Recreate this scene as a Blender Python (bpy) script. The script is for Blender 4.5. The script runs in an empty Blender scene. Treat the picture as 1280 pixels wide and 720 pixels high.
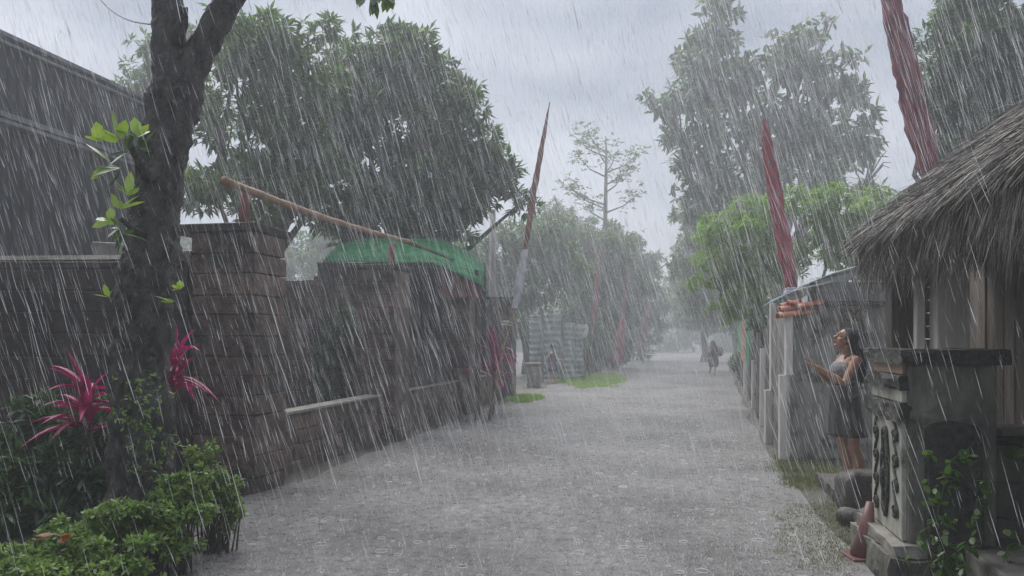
import bpy, math, random
import numpy as np
from mathutils import Vector, Matrix, noise as mn

random.seed(7)
rng = np.random.default_rng(11)
scn = bpy.context.scene
C = scn.collection
F = 924.0; H = 1.55; CX = 640.0; HY = 425.0
ANG = math.atan(198.0 / F)
SA, CA = math.sin(ANG), math.cos(ANG)


def S(s, t, z=0.0):
    """street coordinates: s metres along the lane, t metres to its right"""
    return Vector((s * SA + t * CA, s * CA - t * SA, z))


def at(px, py, Y):
    return Vector(((px - CX) / F * Y, Y, H - (py - HY) / F * Y))


def gx(px, Y, z=0.0):
    return Vector(((px - CX) / F * Y, Y, z))


# ------------------------------------------------------------------ mesh builder
class MB:
    def __init__(self):
        self.v = []; self.f = []; self.nv = []; self.nf = []; self.off = 0

    def add(self, vs, fs):
        o = len(self.v)
        self.v.extend([tuple(p) for p in vs])
        self.f.extend([tuple(i + o for i in f) for f in fs])
        return self

    def box(self, c, size, rot=0.0, jit=0.0, tilt=None):
        sx, sy, sz = size[0] / 2, size[1] / 2, size[2] / 2
        co, si = math.cos(rot), math.sin(rot)
        vs = []
        for x, y, z in ((-1, -1, -1), (1, -1, -1), (1, 1, -1), (-1, 1, -1), (-1, -1, 1), (1, -1, 1), (1, 1, 1), (-1, 1, 1)):
            p = Vector((x * sx, y * sy, z * sz))
            if jit:
                p += Vector((random.uniform(-jit, jit), random.uniform(-jit, jit), random.uniform(-jit, jit)))
            if tilt is not None:
                p = tilt @ p
            vs.append((c[0] + p.x * co - p.y * si, c[1] + p.x * si + p.y * co, c[2] + p.z))
        return self.add(vs, ((0, 3, 2, 1), (4, 5, 6, 7), (0, 1, 5, 4), (1, 2, 6, 5), (2, 3, 7, 6), (3, 0, 4, 7)))

    def sbox(self, s0, s1, t0, t1, z0, z1, jit=0.0):
        """box given in street coordinates"""
        vs = []
        for s, t, z in ((s0, t0, z0), (s0, t1, z0), (s1, t1, z0), (s1, t0, z0), (s0, t0, z1), (s0, t1, z1), (s1, t1, z1), (s1, t0, z1)):
            j = lambda: random.uniform(-jit, jit) if jit else 0
            vs.append(S(s + j(), t + j(), z + j()))
        return self.add(vs, ((0, 3, 2, 1), (4, 5, 6, 7), (0, 1, 5, 4), (1, 2, 6, 5), (2, 3, 7, 6), (3, 0, 4, 7)))

    def tube(self, pts, rad, n=10, side=None, wob=0.0, caps=True, rough=0.0):
        pts = [Vector(p) for p in pts]
        if not isinstance(rad, (list, tuple)):
            rad = [rad] * len(pts)
        ref = Vector(side) if side is not None else None
        prev = None
        vs = []
        for i, p in enumerate(pts):
            d = (pts[min(i + 1, len(pts) - 1)] - pts[max(i - 1, 0)])
            if d.length < 1e-9:
                d = Vector((0, 0, 1))
            d.normalize()
            if ref is not None:
                a = ref - d * ref.dot(d)
            elif prev is None:
                a = Vector((1, 0, 0)) if abs(d.x) < .8 else Vector((0, 1, 0))
                a = a - d * a.dot(d)
            else:
                a = prev - d * prev.dot(d)
            a.normalize(); prev = a
            b = d.cross(a)
            r = rad[i]
            ra, rb = (r if isinstance(r, (tuple, list)) else (r, r))
            for k in range(n):
                th = 2 * math.pi * k / n
                w = 1.0
                if wob:
                    w += wob * mn.noise(Vector((math.cos(th) * 1.6 + i * .21, math.sin(th) * 1.6, p.z * 2.3 + p.x)))
                if rough:
                    u_ = Vector((math.cos(th) * 3.6, math.sin(th) * 3.6, p.z * 6.5))
                    w += rough * (abs(mn.noise(u_)) * 1.2 + .7 * abs(mn.noise(u_ * 2.3)) + .5 * mn.noise(u_ * 5) - .3)
                vs.append(p + a * (math.cos(th) * ra * w) + b * (math.sin(th) * rb * w))
        fs = []
        for i in range(len(pts) - 1):
            for k in range(n):
                k2 = (k + 1) % n
                fs.append((i * n + k, i * n + k2, (i + 1) * n + k2, (i + 1) * n + k))
        if caps:
            fs.append(tuple(range(n - 1, -1, -1)))
            m = (len(pts) - 1) * n
            fs.append(tuple(range(m, m + n)))
        return self.add(vs, fs)

    def ball(self, c, r, rot=None, nu=14, nv=10):
        if not isinstance(r, (tuple, list)):
            r = (r, r, r)
        c = Vector(c)
        vs = [Vector((0, 0, r[2]))]
        for i in range(1, nv):
            ph = math.pi * i / nv
            for k in range(nu):
                th = 2 * math.pi * k / nu
                vs.append(Vector((math.sin(ph) * math.cos(th) * r[0], math.sin(ph) * math.sin(th) * r[1], math.cos(ph) * r[2])))
        vs.append(Vector((0, 0, -r[2])))
        if rot is not None:
            vs = [rot @ p for p in vs]
        vs = [p + c for p in vs]
        fs = [(0, 1 + k, 1 + (k + 1) % nu) for k in range(nu)]
        for i in range(nv - 2):
            for k in range(nu):
                a = 1 + i * nu + k; b = 1 + i * nu + (k + 1) % nu
                fs.append((a, a + nu, b + nu, b))
        l = len(vs) - 1; m = 1 + (nv - 2) * nu
        fs += [(m + k, l, m + (k + 1) % nu) for k in range(nu)]
        return self.add(vs, fs)

    def grid(self, rows):
        nr, nc = len(rows), len(rows[0])
        vs = [p for r in rows for p in r]
        fs = [(i * nc + k, i * nc + k + 1, (i + 1) * nc + k + 1, (i + 1) * nc + k) for i in range(nr - 1) for k in range(nc - 1)]
        return self.add(vs, fs)

    def arr(self, V, Fc):
        """numpy verts (n,3) and faces (m,k)"""
        self.nv.append((V, Fc))
        return self


def root_loc(o):
    while o.parent is not None:
        o = o.parent
    return Vector(o.location)


def build(name, mb, m, parent=None, local=False, smooth=False, bevel=0, solid=0):
    me = bpy.data.meshes.new(name)
    off = Vector((0, 0, 0))
    if parent is not None and not local:
        off = root_loc(parent)
    if mb.nv and not mb.f:
        Vs = []; Fs = []; o = 0
        k = mb.nv[0][1].shape[1]
        for V, Fc in mb.nv:
            Vs.append(V); Fs.append(Fc + o); o += len(V)
        V = np.concatenate(Vs) - np.array(off); Fc = np.concatenate(Fs)
        me.vertices.add(len(V)); me.vertices.foreach_set('co', V.astype(np.float32).ravel())
        me.loops.add(Fc.size); me.loops.foreach_set('vertex_index', Fc.astype(np.int32).ravel())
        me.polygons.add(len(Fc)); me.polygons.foreach_set('loop_start', np.arange(0, Fc.size, k, dtype=np.int32))
        me.update(calc_edges=True)
    else:
        vs = [tuple(Vector(p) - off) for p in mb.v]
        fs = list(mb.f)
        for V, Fc in mb.nv:
            o = len(vs)
            vs += [tuple(p) for p in (V - np.array(off)).tolist()]
            fs += [tuple(i + o for i in f) for f in Fc.tolist()]
        me.from_pydata(vs, [], fs); me.update()
    if smooth:
        me.polygons.foreach_set('use_smooth', [True] * len(me.polygons))
    me.materials.append(m)
    o = bpy.data.objects.new(name, me); C.objects.link(o)
    if parent is not None:
        o.parent = parent
    if bevel:
        b = o.modifiers.new('b', 'BEVEL'); b.width = bevel; b.segments = 2; b.limit_method = 'ANGLE'
    if solid:
        b = o.modifiers.new('s', 'SOLIDIFY'); b.thickness = solid; b.offset = 0
    return o


def tag(o, label=None, cat=None, group=None, kind=None):
    if label: o['label'] = label
    if cat:
        o['category'] = cat
        if not kind: o['kind'] = 'thing'
    if group: o['group'] = group
    if kind: o['kind'] = kind
    return o


def thing(name, loc, label, cat, group=None, rot=0.0):
    o = bpy.data.objects.new(name, None); C.objects.link(o)
    o.empty_display_size = .2
    o.location = loc; o.rotation_euler = (0, 0, rot)
    return tag(o, label, cat, group)


# ------------------------------------------------------------------ materials
def M(name, c1, c2, scale=4.0, rough=.5, bump=.3, bscale=30.0, c3=None, moss=.5, stretch=(1, 1, 1), island=0.0, spec=.5, bdist=.02, r2=None, mscale=2.0, coat=0.0, pale=None):
    m = bpy.data.materials.new(name); m.use_nodes = True
    nt = m.node_tree; N = nt.nodes; L = nt.links
    bs = N['Principled BSDF']
    tc = N.new('ShaderNodeTexCoord'); mp = N.new('ShaderNodeMapping')
    mp.inputs['Scale'].default_value = stretch
    L.new(tc.outputs['Object'], mp.inputs['Vector'])
    n1 = N.new('ShaderNodeTexNoise'); n1.inputs['Scale'].default_value = scale; n1.inputs['Detail'].default_value = 8; n1.inputs['Roughness'].default_value = .62
    L.new(mp.outputs[0], n1.inputs['Vector'])
    cr = N.new('ShaderNodeValToRGB')
    cr.color_ramp.elements[0].position = .34; cr.color_ramp.elements[1].position = .66
    cr.color_ramp.elements[0].color = (*c1, 1); cr.color_ramp.elements[1].color = (*c2, 1)
    L.new(n1.outputs['Fac'], cr.inputs['Fac'])
    col = cr.outputs['Color']
    if c3 is not None:
        n2 = N.new('ShaderNodeTexNoise'); n2.inputs['Scale'].default_value = mscale; n2.inputs['Detail'].default_value = 9; n2.inputs['Roughness'].default_value = .7
        L.new(tc.outputs['Object'], n2.inputs['Vector'])
        r = N.new('ShaderNodeValToRGB'); r.color_ramp.elements[0].position = moss; r.color_ramp.elements[1].position = moss + .12
        L.new(n2.outputs['Fac'], r.inputs['Fac'])
        mx = N.new('ShaderNodeMixRGB'); mx.inputs[2].default_value = (*c3, 1)
        L.new(r.outputs['Color'], mx.inputs[0]); L.new(col, mx.inputs[1]); col = mx.outputs[0]
    if island:
        g = N.new('ShaderNodeNewGeometry')
        mr = N.new('ShaderNodeMapRange'); mr.inputs['To Min'].default_value = 1 - island; mr.inputs['To Max'].default_value = 1 + island
        L.new(g.outputs['Random Per Island'], mr.inputs['Value'])
        hs = N.new('ShaderNodeHueSaturation')
        L.new(mr.outputs[0], hs.inputs['Value']); L.new(col, hs.inputs['Color']); col = hs.outputs[0]
        if pale:  # random islands turned pale; on leaves this paints in glints
            gt = N.new('ShaderNodeMath'); gt.operation = 'GREATER_THAN'; gt.inputs[1].default_value = 1 - pale[0]
            L.new(g.outputs['Random Per Island'], gt.inputs[0])
            mp_ = N.new('ShaderNodeMixRGB'); mp_.inputs[2].default_value = (*pale[1], 1)
            L.new(gt.outputs[0], mp_.inputs[0]); L.new(col, mp_.inputs[1]); col = mp_.outputs[0]
    L.new(col, bs.inputs['Base Color'])
    if bump:
        nb = N.new('ShaderNodeTexNoise'); nb.inputs['Scale'].default_value = bscale; nb.inputs['Detail'].default_value = 6; nb.inputs['Roughness'].default_value = .6
        L.new(mp.outputs[0], nb.inputs['Vector'])
        bp = N.new('ShaderNodeBump'); bp.inputs['Strength'].default_value = bump; bp.inputs['Distance'].default_value = bdist
        L.new(nb.outputs['Fac'], bp.inputs['Height']); L.new(bp.outputs[0], bs.inputs['Normal'])
    if r2 is not None:
        mr2 = N.new('ShaderNodeMapRange'); mr2.inputs['From Min'].default_value = .35; mr2.inputs['From Max'].default_value = .65
        mr2.inputs['To Min'].default_value = rough; mr2.inputs['To Max'].default_value = r2
        L.new(n1.outputs['Fac'], mr2.inputs['Value']); L.new(mr2.outputs[0], bs.inputs['Roughness'])
    else:
        bs.inputs['Roughness'].default_value = rough
    bs.inputs['Specular IOR Level'].default_value = spec
    if coat:
        bs.inputs['Coat Weight'].default_value = coat; bs.inputs['Coat Roughness'].default_value = .15
    return m


mats = {}
mats['stone'] = M('dark_wet_stone', (.016, .014, .013), (.070, .056, .050), 6, .35, .6, 40, c3=(.10, .095, .085), moss=.63, r2=.7, island=.35, mscale=7)
mats['brick'] = M('old_brown_brick', (.050, .034, .028), (.22, .155, .125), 7, .35, .9, 40, c3=(.03, .030, .026), moss=.5, r2=.7, island=.35)
mats['capstone'] = M('pale_wet_cement', (.20, .19, .17), (.36, .34, .31), 5, .3, .4, 40, c3=(.09, .09, .07), moss=.55, r2=.6)
mats['plaster'] = M('weathered_plaster', (.30, .30, .25), (.52, .52, .45), 5, .45, .5, 35, c3=(.06, .065, .05), moss=.55, stretch=(1, 1, .35))
mats['mossy'] = M('mossy_concrete', (.06, .062, .050), (.27, .265, .225), 3.5, .5, .8, 30, c3=(.035, .055, .026), moss=.54, r2=.8, stretch=(1, 1, .5))
mats['blackmoss'] = M('black_moss', (.012, .013, .011), (.07, .072, .06), 16, .6, 1.0, 45, c3=(.20, .20, .17), moss=.62, mscale=24)
mats['orange_plaster'] = M('faded_orange_plaster', (.36, .20, .13), (.48, .36, .27), 9, .5, .3, 30, stretch=(3, 3, .5))
mats['bark'] = M('wet_bark', (.020, .017, .015), (.15, .137, .125), 11, .3, 1.0, 34, c3=(.20, .21, .18), moss=.55, stretch=(1, 1, .45), bdist=.09, mscale=13, r2=.65)  # pale patches: light bark specks together with painted wet highlights
mats['far_bark'] = M('grey_bark', (.05, .045, .04), (.14, .125, .11), 6, .6, .6, 20, stretch=(1, 1, .3))
mats['leaf_dark'] = M('dark_glossy_leaf', (.030, .068, .016), (.070, .140, .032), 1.2, .3, 0, island=.4, spec=.7, pale=(.06, (.30, .34, .30)))  # pale share of leaves: whitish sky glints put into the colour
mats['leaf_mid'] = M('mid_green_leaf', (.045, .10, .022), (.10, .175, .045), .9, .32, 0, island=.35, spec=.7, pale=(.05, (.26, .32, .24)))  # pale leaves here are painted glints as well
mats['leaf_big'] = M('broad_grey_green_leaf', (.045, .092, .032), (.09, .145, .055), .7, .28, 0, island=.35, spec=.8, pale=(.10, (.30, .34, .31)))  # larger pale share paints the glints of the broad leaves
mats['leaf_lime'] = M('yellow_green_leaf', (.11, .20, .035), (.22, .34, .07), .7, .42, 0, island=.3, spec=.4)
mats['leaf_bush'] = M('bush_leaf', (.10, .175, .045), (.25, .34, .11), 3, .38, 0, island=.4, spec=.5)
mats['leaf_fern'] = M('dark_fern', (.022, .06, .022), (.06, .12, .045), 3, .4, 0, island=.35, spec=.5)
mats['leaf_sprig'] = M('young_leaf', (.20, .30, .05), (.30, .40, .08), 6, .28, 0, island=.35, spec=.7)
mats['leaf_red'] = M('crimson_leaf', (.24, .006, .055), (.48, .022, .15), 7, .25, .3, 60, island=.45, spec=.8, c3=(.65, .32, .38), moss=.60, mscale=22)
mats['leaf_brown'] = M('dead_leaf', (.20, .06, .02), (.30, .10, .04), 9, .4, .2, spec=.5)
mats['dull_grass'] = M('dull_verge_grass', (.09, .105, .045), (.17, .18, .085), 2, .6, 0, island=.3)
mats['grass'] = M('short_grass', (.17, .27, .05), (.30, .42, .10), 2, .6, 0, island=.3)
mats['red_cloth'] = M('wet_red_cloth', (.22, .016, .030), (.48, .10, .13), 9, .5, .9, 14, c3=(.16, .10, .10), moss=.52, stretch=(1, 1, .22), bdist=.04, mscale=9)
mats['maroon_cloth'] = M('dark_maroon_cloth', (.13, .012, .022), (.30, .07, .09), 9, .5, .9, 14, c3=(.10, .075, .08), moss=.50, stretch=(1, 1, .22), bdist=.04, mscale=9)
mats['rust_cloth'] = M('faded_red_cloth', (.17, .05, .04), (.30, .12, .10), 9, .6, .9, 14, stretch=(1, 1, .3), bdist=.03)
mats['white_cloth'] = M('dirty_white_cloth', (.45, .45, .48), (.68, .68, .70), 9, .6, .6, 20)
mats['bamboo'] = M('old_bamboo', (.22, .13, .07), (.42, .28, .18), 7, .4, .4, 20, c3=(.08, .06, .04), moss=.58)
mats['darkwood'] = M('dark_wet_wood', (.03, .026, .022), (.095, .08, .068), 5, .4, .6, 30, stretch=(2, 2, .3), island=.25)
mats['hutwood'] = M('brown_hut_boards', (.15, .13, .11), (.36, .32, .28), 5, .45, .6, 30, stretch=(2, 2, .3), island=.35)
mats['greywood'] = M('grey_weathered_wood', (.12, .11, .10), (.26, .24, .22), 5, .5, .6, 30, stretch=(2, 2, .3), island=.25)
mats['rust'] = M('rusty_post', (.13, .045, .035), (.24, .10, .08), 9, .6, .5, 40)
mats['paleplank'] = M('pale_painted_post', (.60, .57, .52), (.78, .75, .70), 6, .45, .4, 30, c3=(.16, .12, .09), moss=.62, stretch=(2, 2, .25))
mats['terracotta'] = M('terracotta', (.36, .10, .055), (.52, .19, .11), 9, .35, .4, 35, c3=(.12, .06, .045), moss=.62)
mats['green_tarp'] = M('green_tarpaulin', (.012, .20, .065), (.035, .38, .14), 5, .4, 1.0, 5, bdist=.08)
mats['blue_tarp'] = M('blue_grey_sheet', (.16, .25, .34), (.34, .43, .52), 4, .3, .3, 9)
mats['clad'] = M('grey_metal_cladding', (.030, .032, .037), (.075, .078, .086), 2.5, .38, .2, 20, stretch=(1, 1, .15), r2=.6, c3=(.11, .11, .115), moss=.6, mscale=1.5)
mats['trim'] = M('pale_gutter', (.14, .15, .16), (.23, .24, .26), 4, .35, .1, 20)
mats['zinc'] = M('zinc_sheet', (.26, .31, .30), (.52, .57, .56), 3, .35, .2, 20, c3=(.12, .11, .09), moss=.62)
mats['green_paint'] = M('green_painted_sheet', (.03, .20, .10), (.05, .32, .16), 6, .4, .2, 20)
mats['orange_paint'] = M('orange_painted_sheet', (.32, .13, .08), (.44, .20, .13), 6, .4, .2, 20)
mats['concrete'] = M('grey_concrete', (.13, .125, .12), (.26, .25, .235), 3, .45, .5, 30, c3=(.06, .062, .05), moss=.58, r2=.7)
mats['facade'] = M('stained_grey_facade', (.15, .15, .137), (.34, .33, .30), 3, .5, .7, 14, c3=(.05, .055, .045), moss=.52, r2=.75, stretch=(1, 1, .4))
mats['cream'] = M('cream_wall', (.38, .34, .27), (.52, .47, .38), 4, .5, .2, 25)
mats['iron'] = M('wrought_iron', (.02, .02, .02), (.05, .045, .04), 9, .45, .2, 40)
mats['thatch'] = M('thatch_straw', (.085, .075, .065), (.30, .28, .25), 3, .5, 0, island=.7, pale=(.10, (.50, .48, .45)))
mats['thatch_core'] = M('thatch_core', (.03, .026, .02), (.07, .06, .05), 6, .8, .8, 20)
mats['rope'] = M('white_rope', (.4, .4, .38), (.6, .6, .57), 20, .6, .2, 60)
mats['wire'] = M('black_wire', (.02, .02, .02), (.03, .03, .03), 5, .5, 0)
mats['cone'] = M('faded_red_plastic', (.16, .07, .072), (.24, .125, .12), 6, .35, .2, 20)
mats['rock'] = M('dark_wet_rock', (.05, .048, .042), (.13, .12, .11), 7, .3, .9, 20, r2=.6)
mats['skin'] = M('brown_skin', (.34, .175, .105), (.44, .24, .155), 14, .33, .1, 90, spec=.6)
mats['lip'] = M('lip', (.26, .075, .06), (.32, .10, .08), 30, .3, 0)
mats['hair'] = M('wet_black_hair', (.008, .010, .011), (.03, .038, .042), 20, .5, .5, 60, stretch=(5, 5, .5), spec=.3)
mats['dress'] = M('grey_wet_dress', (.075, .078, .082), (.20, .205, .21), 38, .6, .6, 60, island=.1)
mats['skirt'] = M('dark_grey_skirt', (.045, .045, .044), (.105, .103, .10), 9, .6, .6, 40, stretch=(3, 3, .6))
mats['navy'] = M('navy_print_cloth', (.006, .008, .02), (.05, .06, .14), 34, .6, .3, 40)
mats['blue_shorts'] = M('blue_print_skirt', (.010, .018, .07), (.08, .10, .26), 30, .6, .3, 40)
mats['black_cloth'] = M('black_wet_cloth', (.010, .010, .014), (.035, .032, .042), 9, .4, .5, 30)
mats['slate_cloth'] = M('slate_wet_cloth', (.030, .036, .048), (.065, .075, .095), 9, .5, .5, 30)
mats['ground'] = M('muddy_verge', (.07, .066, .056), (.17, .16, .142), 1.1, .3, 1.0, 16, c3=(.07, .10, .04), moss=.54, r2=.6, bdist=.06, mscale=.9)


for k_, m_ in mats.items():
    if k_.startswith('leaf_') or k_ in ('grass', 'dull_grass'):
        nt_ = m_.node_tree; b_ = nt_.nodes['Principled BSDF']; o_ = nt_.nodes['Material Output']
        t_ = nt_.nodes.new('ShaderNodeBsdfTranslucent'); x_ = nt_.nodes.new('ShaderNodeMixShader'); x_.inputs[0].default_value = .30
        g_ = nt_.nodes.new('ShaderNodeMixRGB'); g_.blend_type = 'MULTIPLY'; g_.inputs[0].default_value = 1; g_.inputs[2].default_value = (2.2, 2.4, 1.4, 1) if k_ != 'leaf_red' else (1.1, .8, 1.5, 1)
        nt_.links.new(b_.inputs['Base Color'].links[0].from_socket, g_.inputs[1]); nt_.links.new(g_.outputs[0], t_.inputs['Color'])
        nt_.links.new(b_.outputs[0], x_.inputs[1]); nt_.links.new(t_.outputs[0], x_.inputs[2]); nt_.links.new(x_.outputs[0], o_.inputs['Surface'])


def road_material():
    m = bpy.data.materials.new('flooded_gravel_lane'); m.use_nodes = True
    nt = m.node_tree; N = nt.nodes; L = nt.links; bs = N['Principled BSDF']
    tc = N.new('ShaderNodeTexCoord')

    def nz(sc, det, rg=.6, st=(1, 1, 1)):
        mp = N.new('ShaderNodeMapping'); mp.inputs['Scale'].default_value = st
        L.new(tc.outputs['Object'], mp.inputs['Vector'])
        n = N.new('ShaderNodeTexNoise'); n.inputs['Scale'].default_value = sc; n.inputs['Detail'].default_value = det; n.inputs['Roughness'].default_value = rg
        L.new(mp.outputs[0], n.inputs['Vector']); return n
    big = nz(.55, 5); mid = nz(11, 8); fine = nz(42, 6, .7)
    cr = N.new('ShaderNodeValToRGB'); e = cr.color_ramp.elements
    e[0].position = .36; e[0].color = (.15, .145, .143, 1); e[1].position = .64; e[1].color = (.30, .29, .292, 1)
    L.new(big.outputs['Fac'], cr.inputs['Fac'])
    cr2 = N.new('ShaderNodeValToRGB'); e = cr2.color_ramp.elements
    e[0].position = .38; e[0].color = (.62, .61, .60, 1); e[1].position = .63; e[1].color = (1.3, 1.3, 1.31, 1)
    ad = N.new('ShaderNodeMath'); ad.operation = 'ADD'; L.new(mid.outputs['Fac'], ad.inputs[0]); L.new(fine.outputs['Fac'], ad.inputs[1])
    hf = N.new('ShaderNodeMath'); hf.operation = 'MULTIPLY'; hf.inputs[1].default_value = .5; L.new(ad.outputs[0], hf.inputs[0])
    L.new(hf.outputs[0], cr2.inputs['Fac'])
    mx = N.new('ShaderNodeMixRGB'); mx.blend_type = 'MULTIPLY'; mx.inputs[0].default_value = 1
    L.new(cr.outputs[0], mx.inputs[1]); L.new(cr2.outputs[0], mx.inputs[2]); L.new(mx.outputs[0], bs.inputs['Base Color'])
    vo = N.new('ShaderNodeTexVoronoi'); vo.inputs['Scale'].default_value = 48; L.new(tc.outputs['Object'], vo.inputs['Vector'])
    s1 = N.new('ShaderNodeMath'); s1.operation = 'MULTIPLY_ADD'; s1.inputs[1].default_value = .6
    L.new(vo.outputs['Distance'], s1.inputs[0]); L.new(hf.outputs[0], s1.inputs[2])
    bp = N.new('ShaderNodeBump'); bp.inputs['Strength'].default_value = 1; bp.inputs['Distance'].default_value = .022
    L.new(s1.outputs[0], bp.inputs['Height']); L.new(bp.outputs[0], bs.inputs['Normal'])
    mr = N.new('ShaderNodeMapRange'); mr.inputs['From Min'].default_value = .35; mr.inputs['From Max'].default_value = .65
    mr.inputs['To Min'].default_value = .22; mr.inputs['To Max'].default_value = .5
    L.new(mid.outputs['Fac'], mr.inputs['Value']); L.new(mr.outputs[0], bs.inputs['Roughness'])
    return m


mats['road'] = road_material()


def rain_material():
    m = bpy.data.materials.new('falling_water'); m.use_nodes = True
    nt = m.node_tree; N = nt.nodes; L = nt.links
    for n in list(N):
        if n.type != 'OUTPUT_MATERIAL': N.remove(n)
    out = [n for n in N if n.type == 'OUTPUT_MATERIAL'][0]
    d = N.new('ShaderNodeBsdfDiffuse'); d.inputs['Color'].default_value = (.90, .91, .93, 1)
    t = N.new('ShaderNodeBsdfTranslucent'); t.inputs['Color'].default_value = (.92, .93, .95, 1)
    a = N.new('ShaderNodeMixShader'); a.inputs[0].default_value = .5
    L.new(d.outputs[0], a.inputs[1]); L.new(t.outputs[0], a.inputs[2])
    tr = N.new('ShaderNodeBsdfTransparent')
    b = N.new('ShaderNodeMixShader'); b.inputs[0].default_value = RAIN_OPACITY
    L.new(tr.outputs[0], b.inputs[1]); L.new(a.outputs[0], b.inputs[2]); L.new(b.outputs[0], out.inputs['Surface'])
    return m


RAIN_OPACITY = .68
mats['rain'] = rain_material()


# ------------------------------------------------------------------ foliage
def unit(v):
    return v / np.maximum(np.linalg.norm(v, axis=-1, keepdims=True), 1e-9)


def leaves(mb, cen, axis, n, L, W, spread=(45, 95), droop=.25, nice=False, lvar=.3):
    """rosettes of n leaves around each centre; cen (k,3), axis (k,3)"""
    k = len(cen)
    if k == 0: return
    axis = unit(axis)
    c = np.repeat(cen, n, 0); ax = np.repeat(axis, n, 0)
    r = rng.normal(size=(k * n, 3)); side = unit(r - ax * (r * ax).sum(1, keepdims=True))
    th = np.radians(rng.uniform(spread[0], spread[1], (k * n, 1)))
    d = unit(ax * np.cos(th) + side * np.sin(th)); d[:, 2] -= droop * rng.uniform(.2, 1.2, k * n); d = unit(d)
    up = np.tile(np.array([[0, 0, 1.0]]), (k * n, 1)) + rng.normal(size=(k * n, 3)) * .45
    w = unit(np.cross(d, up)); nrm = np.cross(w, d)
    ln = L * rng.uniform(1 - lvar, 1 + lvar, (k * n, 1)); wd = W * rng.uniform(.8, 1.2, (k * n, 1))
    b = c + d * ln * .05
    if not nice:
        v = np.stack([b, b + d * ln * .5 + w * wd * .5 + nrm * wd * .12, b + d * ln - nrm * ln * .1, b + d * ln * .5 - w * wd * .5 + nrm * wd * .12], 1).reshape(-1, 3)
        o = (np.arange(k * n) * 4)[:, None]
        f = np.concatenate([o + np.array([[0, 1, 2]]), o + np.array([[0, 2, 3]])], 0)
        # triangles share vertices so each leaf is one island
    else:
        m1 = b + d * ln * .3 - nrm * wd * .06; m2 = b + d * ln * .68 - nrm * wd * .16
        v = np.stack([b, m1 + w * wd * .45 + nrm * wd * .1, m1 - w * wd * .45 + nrm * wd * .1, m1,
                      m2 + w * wd * .42 + nrm * wd * .06, m2 - w * wd * .42 + nrm * wd * .06, m2, b + d * ln - nrm * ln * .12], 1).reshape(-1, 3)
        o = (np.arange(k * n) * 8)[:, None]
        tri = [[0, 1, 3], [0, 3, 2], [1, 4, 6], [1, 6, 3], [3, 6, 5], [3, 5, 2], [4, 7, 6], [6, 7, 5]]
        f = np.concatenate([o + np.array([t]) for t in tri], 0)
    mb.arr(v, f)


def lobe_points(lobes, dens, inner=.45, gap=.0, gs=1.0):
    P = []; A = []
    for c, r in lobes:
        r = np.array(r)
        n = int(dens * (r[0] * r[1] + r[1] * r[2] + r[0] * r[2]) / 3 * 12.6)
        d = unit(rng.normal(size=(n, 3)))
        rad = rng.uniform(inner ** 2, 1.0, (n, 1)) ** .5
        # lumpy radius
        q = d * rad * r + np.array(c)
        keep = []
        for i in range(n):
            nv = mn.noise(Vector(q[i]) * gs)
            keep.append(nv > gap - .5 + 0.0 and (rad[i, 0] < .93 + .35 * nv))
        keep = np.array(keep, bool)
        P.append(q[keep]); A.append((d + np.array([[0, 0, .35]]))[keep])
    return np.concatenate(P), np.concatenate(A)


def clumps(lobes, n=10, f=.40):
    out = []
    for c, r in lobes:
        out.append((c, tuple(q * .55 for q in r)))
        for _ in range(n):
            d = Vector((random.gauss(0, 1), random.gauss(0, 1), random.gauss(.1, 1))).normalized()
            k = random.uniform(.55, .95); g_ = f * random.uniform(.65, 1.25)
            out.append(((c[0] + d.x * r[0] * k, c[1] + d.y * r[1] * k, c[2] + d.z * r[2] * k), (r[0] * g_, r[1] * g_, r[2] * g_ * .7)))
    return out


def px_lobes(Y, lst, depth=1.0, jy=.25):
    out = []
    for px, py, r in lst:
        R = r / F * Y
        yy = Y + random.uniform(-jy, jy) * R * 2
        out.append((tuple(at(px, py, yy)), (R, R * depth, R * .9)))
    return out


def tree(name, label, base, fork_z, lobes, L, W, n, dens, lm, tr, bark='far_bark', group=None, spread=(45, 95), gap=.0, gs=.8, droop=.25, nice=False, twigs=True, inner=.45, trunk_path=None, lvar=.3):
    root = thing(name, base, label, 'tree', group)
    tk = MB()
    base = Vector(base)
    cen = Vector((0, 0, 0))
    for c, r in lobes: cen += Vector(c)
    cen /= len(lobes)
    fork = trunk_path[-1] if trunk_path else Vector((base.x * .7 + cen.x * .3, base.y, base.z + fork_z))
    path = trunk_path or [base + Vector((0, 0, -.1)), base.lerp(fork, .3) + Vector((.1 * tr * 3, 0, 0)), base.lerp(fork, .7) - Vector((.1 * tr * 3, 0, 0)), fork]
    tk.tube(path, [tr * 1.35, tr * 1.05, tr * .95, tr * .85][:len(path)] if not trunk_path else [tr * (1.3 - .45 * i / (len(path) - 1)) for i in range(len(path))], 10, wob=.25)
    for c, r in lobes:
        c = Vector(c); m = fork.lerp(c, .5) + Vector((random.uniform(-.15, .15), random.uniform(-.15, .15), -.08)) * (c - fork).length
        tk.tube([fork, m, c], [tr * .5, tr * .28, tr * .12], 6)
        if twigs:
            for q in range(5):
                d = Vector((random.gauss(0, 1), random.gauss(0, 1), random.gauss(.4, .8))).normalized()
                e = c + Vector((d.x * r[0], d.y * r[1], d.z * r[2])) * .85
                tk.tube([m.lerp(c, .6), c.lerp(e, .5) + Vector((0, 0, -.05)), e], [tr * .14, tr * .08, tr * .03], 4)
    build('trunk', tk, mats[bark], root, smooth=True)
    cm = MB()
    P, A = lobe_points(clumps(lobes), dens * 1.1, inner, gap, gs * 1.6)
    leaves(cm, P, A, n, L, W, spread, droop, nice, lvar)
    build('crown', cm, mats[lm], root)
    return root


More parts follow.
